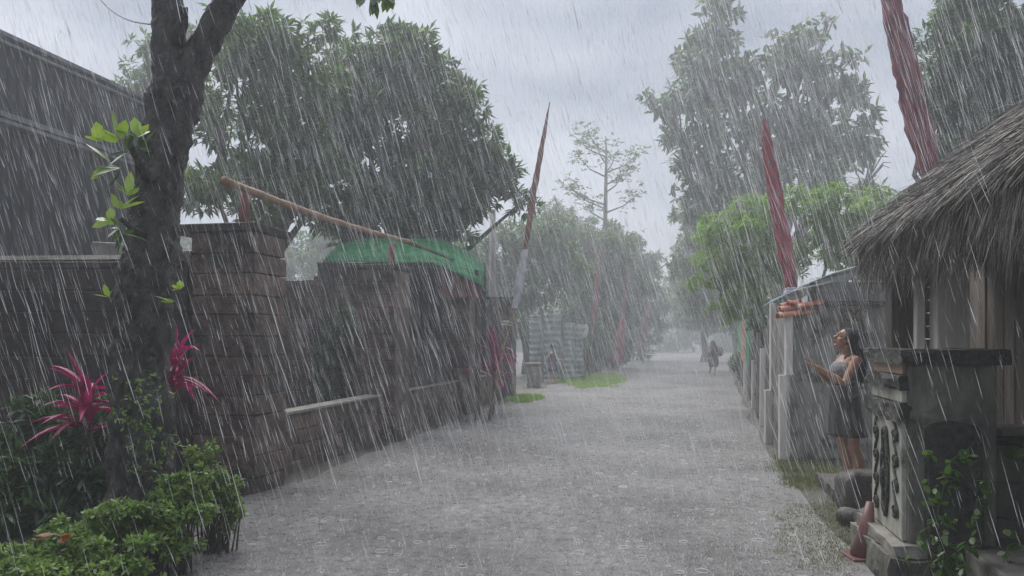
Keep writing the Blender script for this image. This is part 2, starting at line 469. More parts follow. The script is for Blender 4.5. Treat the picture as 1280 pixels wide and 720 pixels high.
# ------------------------------------------------------------------ setting: ground, road
g = MB()
NX, NY = 60, 60
xs = np.linspace(-1, 1, NX); ys = np.linspace(0, 1, NY)
rows = []
for j in ys:
    row = []
    for i in xs:
        x = 160 * math.copysign(abs(i) ** 1.6, i); y = -30 + 330 * j ** 1.7
        row.append((x, y, -.012 + 0 * x))
    rows.append(row)
g.grid(rows)
tag(build('ground', g, mats['ground']), kind='structure')

rd = MB(); rows = []
s = -6.0
while s < 190:
    wl = -4.02 + .22 * mn.noise(Vector((s * .7, 0, 3))) + .1 * mn.noise(Vector((s * 2.7, 0, 3)))
    wr = 1.30 + .058 * max(0, min(s, 60) - 11) + .10 * mn.noise(Vector((s * .5, 7, 3)))
    if s < 6: wr -= .0
    row = []
    for k in range(9):
        q = k / 8; t = wl * (1 - q) + wr * q
        row.append(S(s, t, .004 + .010 * math.sin(q * math.pi)))
    rows.append(row)
    s += .35 if s < 30 else 3
rd.grid(rows)
tag(build('road', rd, mats['road'], smooth=True), kind='structure')


def blades(mb, pts, hgt, n, w):
    pts = np.repeat(pts, n, 0); k = len(pts)
    pts = pts + np.c_[rng.normal(size=(k, 2)) * .04, np.zeros(k)]
    a = rng.uniform(0, 6.28, k); h = hgt * rng.uniform(.5, 1.3, k)
    d = np.c_[np.cos(a), np.sin(a), np.zeros(k)]; l = rng.normal(size=(k, 2)) * .4
    tip = pts + np.c_[l * h[:, None], h]
    v = np.stack([pts - d * w, pts + d * w, tip], 1).reshape(-1, 3)
    f = (np.arange(k) * 3)[:, None] + np.array([[0, 1, 2]])
    mb.arr(v, f)


def grass_patch(label, pxr, Yr, n, h, w, mat='grass', blade=7):
    mb = MB(); P = []
    cx, cy = (pxr[0] + pxr[1]) / 2, (Yr[0] + Yr[1]) / 2
    while len(P) < n:
        a = random.uniform(-1, 1); b = random.uniform(-1, 1)
        Y = cy + b * (Yr[1] - Yr[0]) / 2; px = cx + a * (pxr[1] - pxr[0]) / 2
        if a * a + b * b + .8 * mn.noise(Vector((px * .05, Y * 1.3, 0))) < .9:
            P.append(tuple(gx(px, Y, 0)))
    blades(mb, np.array(P), h, blade, w)
    o = build('grass', mb, mats[mat]); tag(o, label, 'grass', kind='stuff')


grass_patch('bright short grass patch beside the child by the zinc fence', (698, 782), (23.5, 34), 2600, .10, .012)
grass_patch('small tuft of grass at the foot of the fourth brick pier', (632, 680), (18.2, 20.5), 700, .09, .01)
grass_patch('thin grass strip along the right verge near the woman', (962, 1052), (7.6, 10.4), 700, .04, .005, 'dull_grass')
grass_patch('sparse low weeds on the near right verge beside the carved pier', (960, 1105), (4.9, 7.2), 500, .025, .004, 'dull_grass')

# ------------------------------------------------------------------ left: courtyard wall facing the camera
def courses(mb, p0, p1, z0, z1, thick, ch, bl, jit=.011, inset=.010):
    p0, p1 = Vector(p0), Vector(p1)
    d = p1 - p0; L = d.length; rot = math.atan2(d.y, d.x); u = d.normalized()
    mid = (p0 + p1) / 2
    mb.box((mid.x, mid.y, (z0 + z1) / 2 - .01), (L - .03, thick - .035, z1 - z0 - .03), rot)
    z = z0; row = 0
    while z < z1 - .02:
        h = min(ch * random.uniform(.92, 1.08), z1 - z)
        x = -bl * .5 * (row % 2)
        while x < L - .01:
            b = bl * random.uniform(.85, 1.15)
            x0, x1 = max(x, 0), min(x + b, L)
            if x1 - x0 > .04:
                c = p0 + u * ((x0 + x1) / 2)
                mb.box((c.x, c.y, z + h / 2), (x1 - x0 - inset, thick + random.uniform(-.012, .012), h - inset), rot, jit)
            x += b
        z += h; row += 1


w = thing('stone_wall', gx(60, 7.9), 'dark wet block wall across the left yard behind the leaning tree', 'wall')
mb = MB(); courses(mb, (-9.5, 8.0, 0), gx(243, 7.65), -.05, 2.36, .28, .235, .9)
build('blocks', mb, mats['stone'], w, bevel=.012)
mb = MB(); mb.tube([(-9.5, 8.0, 2.385), gx(243, 7.65, 2.385)], .05, 4); build('coping', mb, mats['mossy'], w)

tag(build('concrete_block', MB().box(at(138, 314, 7.95), (.27, .22, .17), 0, .01), mats['capstone'], bevel=.015),
    'pale concrete block lying on top of the left yard wall', 'block')

# ------------------------------------------------------------------ left: piers, panels, rail
pier_s = [6.70, 10.68, 14.97, 19.16]
pier_labels = ['largest brick pier, nearest, carrying a rusty post and the bamboo rail',
               'second brick pier along the left wall, left of the long pale cap strip end',
               'third brick pier, dark, in front of the end of the green canopy',
               'fourth brick pier, next to the zinc fence and the leaning flag pole']
for i, s0 in enumerate(pier_s):
    p = thing('brick_pier', S(s0 + .3, -4.42, 0), pier_labels[i], 'pier', 'brick piers of the left wall')
    mb = MB(); z = -.05; w_ = .30 if i else .34
    while z < 2.44:
        h = random.uniform(.19, .23)
        j = random.uniform(-.012, .012)
        mb.sbox(s0 + j, s0 + .62 + j, -4.42 - w_ - .02 - j, -4.42 + w_ + j, z + .005, z + h - .004, .006)
        z += h
    mb.sbox(s0 + .03, s0 + .59, -4.70, -4.12, -.05, z, 0)
    if i == 0:
        z2 = -.05
        while z2 < 2.45:
            h = random.uniform(.19, .23)
            mb.sbox(s0 + .02, s0 + .6, -5.05, -4.80, z2 + .005, z2 + h - .004, .008); z2 += h
    build('shaft', mb, mats['brick'], p, bevel=.010)
    mb = MB(); mb.sbox(s0 - .04, s0 + .66, -4.80 - (.24 if i == 0 else 0), -4.05, z + .002, z + .075, .01)
    build('cap', mb, mats['stone'], p, bevel=.014)

seg_lab = ['low brick wall under the open gap with a pale cap, nearest', 'brick wall between second and third piers with a short pale cap',
           'dark brick wall between the third and fourth piers']
for i in range(3):
    a, b = pier_s[i] + .66, pier_s[i + 1] - .04
    p = thing('low_wall', S((a + b) / 2, -4.42, 0), seg_lab[i], 'wall', 'low walls between the piers')
    mb = MB(); courses(mb, S(a, -4.44), S(b, -4.44), -.05, .68, .20, .17, .38)
    build('masonry', mb, mats['brick'], p, bevel=.008)
    mb = MB(); mb.sbox(a, b, -4.57, -4.31, .683, .715, .004); build('coping', mb, mats['capstone'], p, bevel=.006)
    mb = MB()
    if i == 0:
        pass
    elif i == 1:
        courses(mb, S(a + .02, -4.5), S(b - .02, -4.5), .72, 1.55, .12, .19, .40)
    else:
        courses(mb, S(a + .02, -4.5), S(b - .02, -4.5), .72, 2.40, .12, .19, .40)
    if mb.f:
        build('upper_masonry', mb, mats['stone'], p, bevel=.008)
# inner courtyard wall seen through the gap
w = thing('inner_wall', S(12.0, -8.2), 'brown brick inner wall seen through the gap in the left wall', 'wall')
mb = MB(); courses(mb, S(13.2, -11.5), S(13.4, -4.9), -.05, 2.72, .2, .2, .5); build('masonry', mb, mats['brick'], w, bevel=.01)
mb = MB(); mb.sbox(7.5, 13.0, -8.5, -4.7, -.01, .05); tag(build('courtyard_slab', mb, mats['concrete']), kind='structure')

sh = thing('yard_shed', gx(505, 18.6), 'dark shed standing below the green canopy', 'shed')
mb = MB(); courses(mb, gx(398, 17.9), gx(608, 17.9), -.02, 3.42, .2, .22, .6); build('front_wall', mb, mats['stone'], sh)
mb = MB(); mb.box(gx(503, 19.4, 1.55), (3.9, 2.8, 3.1)); build('body', mb, mats['darkwood'], sh)
# posts on piers and bamboo rail
for i, (s0, t0, lab) in enumerate([(6.85, -4.28, 'rusty post on the nearest brick pier holding the bamboo rail'),
                                   (11.0, -4.30, 'rusty post on the second brick pier under the end of the bamboo rail'),
                                   (15.2, -4.30, 'thin dark post on the third brick pier')]):
    mb = MB(); r = (.065, .065, .03)[i]
    b = S(s0, t0, 2.56)
    mb.tube([b, b + Vector((.0, 0, .25)), S(s0, t0, 3.06)], [r, r * .9, r * .85], 8, wob=.2)
    tag(build('post', mb, mats['rust' if i < 2 else 'darkwood'], smooth=True), lab, 'post')
mb = MB(); pts = []; rr = []
p0, p1 = at(279, 226, 6.95), at(512, 302, 11.5)
for i in range(25):
    q = i / 24; pts.append(p0.lerp(p1, q) + Vector((0, 0, -.05 * math.sin(q * 3.1)))); rr.append(.040 - .010 * q + (.006 if i % 3 == 0 else 0))
mb.tube(pts, rr, 9)
tag(build('bamboo_rail', mb, mats['bamboo'], smooth=True), 'thick old bamboo rail sloping over the first two brick piers', 'bamboo pole')
mb = MB(); mb.tube([at(500, 299, 11.3), at(540, 314, 13.2), at(584, 332, 15.3)], [.035, .03, .028], 8)
tag(build('wooden_rail', mb, mats['darkwood'], smooth=True), 'thin dark rail running from second pier to third pier', 'rail')

# ------------------------------------------------------------------ green canopy
c = thing('green_canopy', gx(505, 15.0), 'green tarpaulin canopy rising behind the left brick wall', 'canopy')
mb = MB()
def prow(y0, pts): return [at(px, py, y0) for px, py in pts]
rows = [prow(14.0, [(404, 327), (412, 327), (440, 327), (490, 328), (540, 328), (572, 342), (605, 358)]),
        prow(14.5, [(407, 320), (416, 315), (442, 313), (490, 313), (545, 312), (578, 326), (605, 341)]),
        prow(15.2, [(415, 314), (425, 305), (448, 301), (490, 300), (548, 300), (580, 315), (604, 328)]),
        prow(16.0, [(425, 313), (435, 303), (452, 299), (490, 298), (550, 298), (580, 312), (603, 325)]),
        prow(17.5, [(425, 330), (435, 322), (452, 318), (490, 318), (550, 318), (580, 330), (603, 340)])]
mb.grid(rows); build('tarpaulin', mb, mats['green_tarp'], c, smooth=True, solid=.02)
mb = MB(); mb.tube([at(549, 298, 15.6), at(603, 326, 15.5)], .022, 6); build('edge_pipe', mb, mats['capstone'], c)
mb = MB(); mb.add([at(552, 334, 14.25), at(604, 356, 14.1), at(600, 372, 14.1), at(552, 372, 14.25), at(552, 334, 14.33), at(604, 356, 14.18), at(600, 372, 14.18), at(552, 372, 14.33)],
                  ((0, 1, 2, 3), (7, 6, 5, 4), (0, 4, 5, 1), (1, 5, 6, 2), (2, 6, 7, 3), (3, 7, 4, 0)))
build('gable_board', mb, mats['rust'], c)
for px, yy in ((415, 14.3), (500, 14.3), (597, 14.3), (440, 17.3), (590, 17.3)):
    mb = MB(); b = gx(px, yy); mb.tube([b, b + Vector((0, 0, 2.9))], .05, 8); build('post', mb, mats['darkwood'], c)

# ------------------------------------------------------------------ warehouse on the far left
wh = thing('warehouse', S(6, -11, 0), 'tall dark grey metal-clad building on the left above the yard wall', 'building')
TW = -9.0; s0, s1 = -3.0, 11.4
mb = MB(); pts = []; n = int((s1 - s0) / .16); prof = []
for i in range(n):
    s = s0 + i * .16
    prof += [(s, 0), (s + .10, 0), (s + .115, .03), (s + .145, .03)]
rows = [[S(s, TW + d, z) for s, d in prof] for z in (0, 2.2, 4.6)]
mb.grid(rows); build('side_wall', mb, mats['clad'], wh)
mb = MB(); rows = [[S(s, TW + .10 + d, z) for s, d in prof] for z in (4.66, 5.2, 5.68)]
mb.grid(rows); build('parapet', mb, mats['clad'], wh)
mb = MB(); mb.sbox(s0, s1 + .05, TW - .02, TW + .15, 4.585, 4.66); mb.sbox(s0, s1 + .05, TW + .0, TW + .17, 4.50, 4.55)
build('lower_gutter', mb, mats['trim'], wh)
mb = MB(); mb.sbox(s0, s1 + .08, TW - .03, TW + .17, 5.685, 5.74); mb.sbox(s0, s1 + .08, TW + .03, TW + .19, 5.57, 5.61)
build('parapet_cap', mb, mats['trim'], wh)
mb = MB(); mb.add([S(s1, TW, 0), S(s1, TW, 5.68), S(s1, TW - 4.5, 6.6), S(s1, TW - 9, 5.68), S(s1, TW - 9, 0)], ((0, 1, 2, 3, 4),)); build('end_wall', mb, mats['clad'], wh, solid=.05)
mb = MB(); mb.grid([[S(s0, TW, 5.62), S(s0, TW - 4.5, 6.6), S(s0, TW - 9, 5.62)], [S(s1, TW, 5.62), S(s1, TW - 4.5, 6.6), S(s1, TW - 9, 5.62)]]); build('roof', mb, mats['clad'], wh, solid=.05)

# wires
for a, b, lab in ((at(100, -36, 12), at(196, 31, 9), 'thin black wire crossing the sky above the dark building'),
                  (at(262, 10, 9), at(460, 155, 17), 'thin black wire running right of the leaning tree trunk')):
    mb = MB(); mb.tube([a.lerp(b, i / 12) - Vector((0, 0, .25 * math.sin(math.pi * i / 12))) for i in range(13)], .009, 4)
    tag(build('overhead_wire', mb, mats['wire']), lab, 'wire')

# ------------------------------------------------------------------ the near leaning tree
root = thing('leaning_tree', gx(176, 5.3), 'thick dark trunked tree forking at the top left of the picture', 'tree')
mb = MB()
tp = [(170, 735, 5.3, 104), (174, 690, 5.3, 92), (177, 640, 5.32, 82), (175, 590, 5.35, 74), (178, 530, 5.38, 70), (174, 470, 5.4, 68), (178, 410, 5.42, 66), (180, 360, 5.45, 66), (190, 310, 5.5, 60), (193, 260, 5.55, 56), (200, 205, 5.6, 54), (211, 150, 5.65, 56), (222, 112, 5.7, 60)]
def tpath(lst): return [at(a, b, y) for a, b, y, w_ in lst], [w_ / F * y / 2 for a, b, y, w_ in lst]
def dens(lst, k=4):
    out = []
    for i in range(len(lst) - 1):
        for q in range(k):
            f = q / k; out.append(tuple(lst[i][j] * (1 - f) + lst[i + 1][j] * f for j in range(4)))
    out.append(lst[-1]); return out
P, R = tpath(dens(tp, 14)); P = [p + Vector((.018 * mn.noise(p * 4), 0, 0)) for p in P]
mb.tube(P, R, 64, wob=.16, rough=.13)
P, R = tpath(dens([(217, 135, 5.66, 46), (213, 92, 5.7, 40), (209, 60, 5.72, 38), (211, 25, 5.75, 38), (207, -30, 5.8, 34), (190, -120, 5.9, 26), (180, -220, 6.0, 12)], 10)); mb.tube(P, R, 40, wob=.16, rough=.13)
P, R = tpath(dens([(222, 130, 5.66, 44), (238, 92, 5.7, 38), (254, 58, 5.75, 34), (274, 22, 5.8, 32), (300, -20, 5.85, 28), (350, -110, 5.9, 22), (410, -200, 5.95, 12)], 10)); mb.tube(P, R, 40, wob=.16, rough=.13)
P, R = tpath([(216, 60, 5.7, 20), (228, 30, 5.6, 14), (229, 8, 5.55, 11)]); mb.tube(P, R, 8, wob=.4)
P, R = tpath([(350, -110, 5.9, 14), (420, -60, 5.6, 8), (462, -12, 5.3, 4)]); mb.tube(P, R, 6)
P, R = tpath([(197, 215, 5.55, 24), (185, 222, 5.3, 15), (168, 190, 5.1, 10), (157, 172, 5.0, 5)]); mb.tube(P, R, 8, wob=.3)
P, R = tpath([(190, 300, 5.45, 14), (165, 285, 5.2, 8), (150, 272, 5.1, 5)]); mb.tube(P, R, 6, wob=.3)
for _ in range(9):                      # knots and stubs
    q = random.uniform(0, 1); i = int(q * (len(tp) - 2)); a, b, y, w_ = tp[i]
    th = random.uniform(0, 6.28); rr = w_ / F * y / 2
    c0 = at(a, b - random.uniform(0, 40), y) + Vector((math.cos(th), math.sin(th), 0)) * rr * .9
    mb.ball(c0, (random.uniform(.03, .06), random.uniform(.03, .06), random.uniform(.04, .1)), nu=8, nv=6)
build('trunk', mb, mats['bark'], root, smooth=True)
cm = MB()
lb = px_lobes(6.2, [(180, -260, 150), (420, -240, 130), (60, -200, 110), (300, -330, 150)])
P_, A_ = lobe_points(lb, 30, .5, .05, 1.2); leaves(cm, P_, A_, 5, .17, .07, nice=True)
P_ = np.array([tuple(at(455, -12, 5.3)), tuple(at(472, -16, 5.3)), tuple(at(485, -9, 5.35)), tuple(at(466, -6, 5.28))]); leaves(cm, P_, np.array([[.2, 0, -1.0]] * 4), 5, .13, .055, (10, 70), .5, True)
build('crown', cm, mats['leaf_mid'], root)


def sprig(lst, L, W, lab, Y, mat='leaf_sprig', n=4):
    for px, py, ax in lst:
        mb = MB(); p = np.array([tuple(at(px, py, Y))]); leaves(mb, p, np.array([ax]), n, L, W, (15, 75), .1, True, .35)
        o = build('leaf_sprig', mb, mats[mat], root)
        o['label'] = lab


sprig([(125, 178, (-.4, -.3, .9)), (150, 175, (-.3, -.4, .7)), (140, 205, (-.9, -.3, -.1)), (172, 172, (.2, -.3, .6))], .17, .075, 'large yellow-green leaves on the upper side shoot', 4.95)
sprig([(160, 190, (.1, -.5, .2)), (178, 185, (.5, -.5, .3)), (152, 210, (-.3, -.5, -.7))], .15, .05, 'dark glossy leaves on the upper side shoot', 4.98, 'leaf_dark', 5)
sprig([(150, 262, (-.1, -.3, 1)), (140, 275, (-.9, -.3, .3)), (160, 245, (.1, -.3, .8))], .13, .06, 'yellow-green leaves on the middle side shoot', 5.0)
sprig([(150, 285, (-.5, -.5, -.3)), (155, 292, (.3, -.5, -.4))], .13, .045, 'dark leaves on the middle side shoot', 5.0, 'leaf_dark', 5)
sprig([(226, 362, (.2, -.5, .9)), (136, 372, (-.2, -.5, .9)), (215, 378, (.1, -.5, .5))], .09, .05, 'small pale leaves low on the trunk', 5.1, n=3)
# creeper on the trunk foot
cr_ = MB(); P_ = []; A_ = []
for _ in range(110):
    py = random.uniform(470, 600); px = 180 + random.gauss(0, 20) + (py - 500) * .05
    P_.append(tuple(at(px, py, 5.12 - random.uniform(0, .06)))); A_.append((random.gauss(0, .4), -1, .3))
leaves(cr_, np.array(P_), np.array(A_), 3, .035, .018, nice=True)
tag(build('creeper', cr_, mats['leaf_bush']), 'light green creeper climbing the foot of the leaning trunk', 'creeper')

# ------------------------------------------------------------------ shrubs
def shrub(name, label, lobes, L, W, n, dens_, mat, base, stems=14, group=None, droop=.2, cat='shrub'):
    root = thing(name, base, label, cat, group); st = MB()
    for c_, r_ in lobes:
        for _ in range(stems):
            d = Vector((random.gauss(0, 1), random.gauss(0, 1), random.gauss(.3, .6))).normalized()
            e = Vector(c_) + Vector((d.x * r_[0], d.y * r_[1], d.z * r_[2])) * .9
            b = Vector((base[0] * .4 + c_[0] * .6 + random.gauss(0, .05), base[1] * .4 + c_[1] * .6 + random.gauss(0, .05), -.02))
            st.tube([b, b.lerp(e, .5) + Vector((0, 0, .08)), e], [.008, .006, .003], 4)
    build('stems', st, mats['darkwood'], root)
    f = MB(); P, A = lobe_points(clumps(lobes, 12, .38), dens_ * .9, .3, .1, 5.0); ok = P[:, 2] > .01; leaves(f, P[ok], A[ok], n, L, W, (30, 90), droop, True)
    build('foliage', f, mats[mat], root)
    return root


def zl(Y, lst):  # lobes (px, py, rpx, rpy)
    return [(tuple(at(a, b, Y + dy)), (r / F * Y, r / F * Y * .9, r2 / F * Y)) for a, b, r, r2, dy in lst]


shrub('leafy_shrub', 'light green leafy shrub at the bottom left corner of the lane', zl(4.15, [(30, 715, 70, 48, 0), (100, 704, 60, 46, .1), (150, 718, 50, 42, -.1), (60, 745, 90, 50, -.3), (70, 680, 30, 30, .1)]), .040, .020, 6, 700, 'leaf_bush', gx(80, 4.15), group='green shrubs at the foot of the leaning tree')
shrub('leafy_shrub', 'taller light green shrub against the foot of the leaning trunk', zl(4.75, [(165, 658, 55, 40, 0), (215, 655, 50, 46, .1), (240, 612, 26, 46, .2), (205, 622, 26, 30, .2), (130, 675, 50, 36, 0)]), .040, .020, 6, 700, 'leaf_bush', gx(190, 4.75), group='green shrubs at the foot of the leaning tree')
shrub('leafy_shrub', 'small upright shrub at the road edge by the nearest pier', zl(5.4, [(270, 610, 27, 36, 0), (252, 580, 20, 30, .1), (285, 640, 20, 26, 0)]), .040, .020, 6, 560, 'leaf_bush', gx(270, 5.4), group='green shrubs at the foot of the leaning tree')
shrub('dark_undergrowth', 'dark green undergrowth below the yard wall left of the trunk', zl(6.3, [(20, 560, 60, 55, 0), (70, 590, 60, 55, .1), (120, 560, 45, 60, .2), (10, 620, 70, 60, -.3), (110, 620, 60, 50, -.2), (60, 530, 40, 35, .2)]), .13, .03, 5, 130, 'leaf_fern', gx(70, 6.3), cat='undergrowth')
# a brown dead leaf on the shrub
mb = MB(); leaves(mb, np.array([tuple(at(70, 668, 3.78)), tuple(at(76, 671, 3.78))]), np.array([[-.8, -.3, .2], [.9, -.3, 0]]), 2, .09, .055, (5, 30), .1, True)
tag(build('dead_leaf', mb, mats['leaf_brown']), 'orange-brown dead leaves lying on the bottom left shrub', 'leaf')


def cordyline(base, top, n, L, W, label, sc=1, stem_r=.015, lowred=True):
    root = thing('red_cordyline', base, label, 'plant', 'red-leaved cordyline plants')
    st = MB(); st.tube([Vector(base), Vector(base).lerp(Vector(top), .5) + Vector((.03, 0, 0)), Vector(top)], stem_r, 6); build('stem', st, mats['darkwood'], root)
    for k in range(n):
        a = random.uniform(0, 6.28); el = random.uniform(.1, 1.4)
        d = Vector((math.cos(a) * math.cos(el), math.sin(a) * math.cos(el), math.sin(el)))
        o = Vector(top) - Vector((0, 0, random.uniform(0, .25 * L / .3)))
        ln = L * random.uniform(.7, 1.25); sd = d.cross(Vector((0, 0, 1))).normalized() * W * random.uniform(.8, 1.2)
        rows = []
        for i in range(8):
            q = i / 7; ww = math.sin(math.pi * min(1, q * .9 + .12)) * .5
            c_ = o + d * ln * q - Vector((0, 0, 1)) * ln * .55 * q * q * math.cos(el)
            up = Vector((0, 0, .12 * W / .04 * .25)) * ww
            rows.append([c_ - sd * ww + up, c_, c_ + sd * ww + up])
        lf = MB().grid(rows); build('leaf', lf, mats['leaf_red'], root, smooth=True)
    return root


cordyline(gx(112, 6.2, 0), at(110, 486, 6.15), 34, .45, .07, 'crimson cordyline left of the leaning trunk')
cordyline(gx(214, 6.3, 0), at(216, 446, 6.25), 30, .42, .062, 'crimson cordyline just right of the leaning trunk')
cordyline(gx(616, 15.2, 0), at(617, 440, 15.2), 22, .75, .12, 'crimson cordyline beside the third brick pier', stem_r=.03)
cordyline(gx(2, 6.9, 0), at(2, 560, 6.9), 12, .4, .04, 'dark red cordyline at the left edge of the undergrowth')

# ------------------------------------------------------------------ flag poles
def flag_pole(label, pts, wid, mat, white=None, pole_r=.03, seg=None):
    """pts: world points bottom to top; wid: widths of the cloth along them"""
    base = Vector(pts[0]); root = thing('flag_pole', base, label, 'flag pole', 'leaning cloth-wrapped flag poles')
    mb = MB(); mb.tube(pts, [pole_r * (1.0 - .5 * i / (len(pts) - 1)) for i in range(len(pts))], 8); build('pole', mb, mats['bamboo'], root, smooth=True)
    a, b = seg
    def P(q):
        x = q * (len(pts) - 1); i = min(int(x), len(pts) - 2); return Vector(pts[i]).lerp(Vector(pts[i + 1]), x - i)
    n = 46; rows = []
    for i in range(n + 1):
        q = i / n; c_ = P(a + (b - a) * q); r = np.interp(q, [w[0] for w in wid], [w[1] for w in wid]) / 2
        row = []
        for k in range(25):
            th = 2 * math.pi * (k % 24) / 24
            fold = 1 + .14 * math.sin(th * 5 + q * 9) + .25 * mn.noise(Vector((th, q * 60, 1))) + .35 * mn.noise(Vector((math.cos(th) * 1.5, math.sin(th) * 1.5, q * 14)))
            row.append(c_ + Vector((math.cos(th) * r * fold + .05 * r * math.sin(q * 9), math.sin(th) * r * fold, 0)))
        rows.append(row)
    build('cloth', MB().grid(rows), mats[mat], root, smooth=True)
    if white:
        a, b, r = white; rows = []
        for i in range(21):
            q = i / 20; c_ = P(a + (b - a) * q); rr = r * (.6 + .4 * math.sin(q * 3.1) + .25 * mn.noise(Vector((0, 3, q * 7))))
            rows.append([c_ + Vector((math.cos(6.2832 * k / 12) * rr * (1 + .2 * math.sin(3 * k)), math.sin(6.2832 * k / 12) * rr, 0)) for k in range(13)])
        build('white_band', MB().grid(rows), mats['white_cloth'], root, smooth=True)
    return root


flag_pole('tall red cloth-wrapped pole rising behind the thatched roof', [gx(1180, 10.2), at(1172, 260, 10.2), at(1162, 215, 10.2), at(1142, 130, 10.2), at(1124, 50, 10.2), at(1108, -30, 10.2), at(1098, -90, 10.2)],
          [(0, .12), (.12, .19), (.3, .30), (.5, .30), (.7, .26), (1, .12)], 'maroon_cloth', pole_r=.05, seg=(.19, .97))
flag_pole('slim red cloth-wrapped pole standing over the terracotta tiles', [gx(1003, 10.6), at(993, 376, 10.6), at(982, 320, 10.6), at(970, 250, 10.6), at(960, 190, 10.6), at(955, 148, 10.6)],
          [(0, .13), (.15, .19), (.5, .19), (.8, .13), (1, .03)], 'red_cloth', white=(.20, .26, .12), seg=(.25, 1))
flag_pole('long faded red pole with a white lower wrap leaning right over the left wall', [gx(611, 14.1), at(630, 430, 14.1), at(645, 378, 14.1), at(655, 320, 14.1), at(665, 255, 14.1), at(676, 190, 14.1), at(687, 128, 14.1)],
          [(0, .08), (.2, .10), (.5, .115), (.8, .07), (1, .015)], 'rust_cloth', white=(.31, .52, .085), seg=(.50, 1))
flag_pole('faint red pole among the far left trees beyond the zinc fence', [gx(736, 30), at(742, 400, 30), at(748, 350, 30), at(752, 305, 30)], [(0, .2), (.5, .22), (1, .05)], 'rust_cloth', seg=(.3, 1))
flag_pole('short broad pale red banner pole beyond the far left posts', [gx(772, 36), at(775, 420, 36), at(782, 370, 36), at(790, 330, 36)], [(0, .42), (.3, .42), (.45, .12), (1, .05)], 'red_cloth', seg=(.08, 1))
flag_pole('farthest red pole on the left side of the lane', [gx(803, 48), at(805, 420, 48), at(808, 380, 48), at(812, 350, 48)], [(0, .25), (.5, .28), (1, .05)], 'rust_cloth', seg=(.2, 1))
# white ties on the pole foot
mb = MB(); pts = []
for i in range(60):
    a = i / 59 * 6.2832 * 2; py = 400 + 7 * i / 59
    p = at(636.5 - (py - 396) * .28, py, 14.1); pts.append(p + Vector((math.cos(a) * .10, math.sin(a) * .06, 0)))
mb.tube(pts, .012, 5)
tag(build('pole_tie', mb, mats['rope']), 'white ties round the faded red pole at the fourth pier', 'rope')

# utility post
mb = MB(); b = gx(615, 24); mb.tube([b, at(616, 262, 24)], [.14, .09], 8)
tag(build('utility_pole', mb, mats['greywood'], smooth=True), 'slim grey utility pole behind the end of the green canopy', 'pole')

# ------------------------------------------------------------------ zinc fence & far left
z = thing('zinc_fence', gx(700, 28), 'pale corrugated zinc fence behind the child', 'fence')
def corr(mb, a, b, z0, z1, n, amp):
    rows = []
    for i in range(n * 6 + 1):
        zz = z0 + (z1 - z0) * i / (n * 6); d = amp * math.sin(i / 6 * 6.2832)
        rows.append([a + Vector((0, -d, zz)), a.lerp(b, .5) + Vector((0, -d, zz)), b + Vector((0, -d, zz))])
    mb.grid(rows)
for px0, px1, ya, yb, zt in ((662, 678, 27.5, 27.6, 2.35), (679, 702, 27.6, 27.9, 2.45), (704, 719, 27.9, 28.3, 2.2), (720, 732, 28.3, 28.6, 2.15)):
    mb = MB(); corr(mb, gx(px0, ya), gx(px1, yb), .1, zt, 10, .05); build('sheet', mb, mats['zinc'], z, smooth=True, solid=.01)
for px, yy, h in ((678, 27.3, 2.6), (703, 27.7, 2.4), (731, 28.3, 2.0)):
    mb = MB(); b = gx(px, yy); mb.tube([b, b + Vector((0, 0, h))], .05, 6); build('post', mb, mats['greywood'], z)
mb = MB(); b = gx(662, 27.3, 2.42); mb.tube([b, gx(702, 27.7, 2.5)], .03, 5); build('rail', mb, mats['capstone'], z)
mb = MB(); mb.tube([at(728, 424, 28.0), at(732, 418, 28.0), at(734, 410, 28), at(732, 406, 28)], [.03, .08, .07, .03], 8)
tag(build('white_rag', mb, mats['white_cloth'], smooth=True), 'white rag tied on the last post of the zinc fence', 'rag')
# pale block post beside the fourth pier
cb = thing('gate_stub', gx(667, 24.5), 'short pale concrete gate stub right of the fourth pier', 'gate post')
mb = MB(); mb.box(gx(667, 24.5, .35), (.46, .4, .72), 0, .015); build('body', mb, mats['capstone'], cb, bevel=.03)
mb = MB(); mb.box(gx(667, 24.5, .76), (.56, .5, .08), 0, .01); build('cap', mb, mats['concrete'], cb, bevel=.02)

# plank fences further on, left
lf = thing('plank_fence', S(34, -4.3), 'dark plank fence below the far left trees', 'fence')
mb = MB(); s = 29.5
while s < 62:
    mb.sbox(s, s + .2, -4.4 + random.uniform(-.05, .05), -4.34, 0, random.uniform(1.4, 1.9)); s += .26
build('planks', mb, mats['darkwood'], lf)
for k in range(9):
    ss = 30 + k * 3.4; mb = MB(); mb.sbox(ss, ss + .14, -4.3, -4.16, 0, random.uniform(1.8, 2.6)); build('post', mb, mats['greywood'], lf)

# ------------------------------------------------------------------ right: building with opening, tiles
bl = thing('masonry_booth', S(9.8, 2.2), 'stained grey masonry booth behind the woman with arched cream opening', 'building')
Yb = 9.6
mb = MB()
xL, xO0, xO1, xR = gx(988, Yb).x, gx(1050, Yb).x, gx(1084, Yb).x, gx(1130, Yb).x
def ybox(mb, x0, x1, z0, z1, y0=Yb, th=.22, j=0): mb.box(((x0 + x1) / 2, y0 + th / 2, (z0 + z1) / 2), (x1 - x0, th, z1 - z0), 0, j)
ybox(mb, xL, xO0, -.05, 2.04); ybox(mb, xO1, xR, -.05, 2.04); ybox(mb, xO0 + .001, xO1 - .001, -.05, .9)
build('front_wall', mb, mats['facade'], bl, bevel=.012)
mb = MB(); ybox(mb, gx(1019, Yb).x, xR + .1, 2.045, 2.30, Yb - .04, .3); build('fascia', mb, mats['concrete'], bl, bevel=.01)
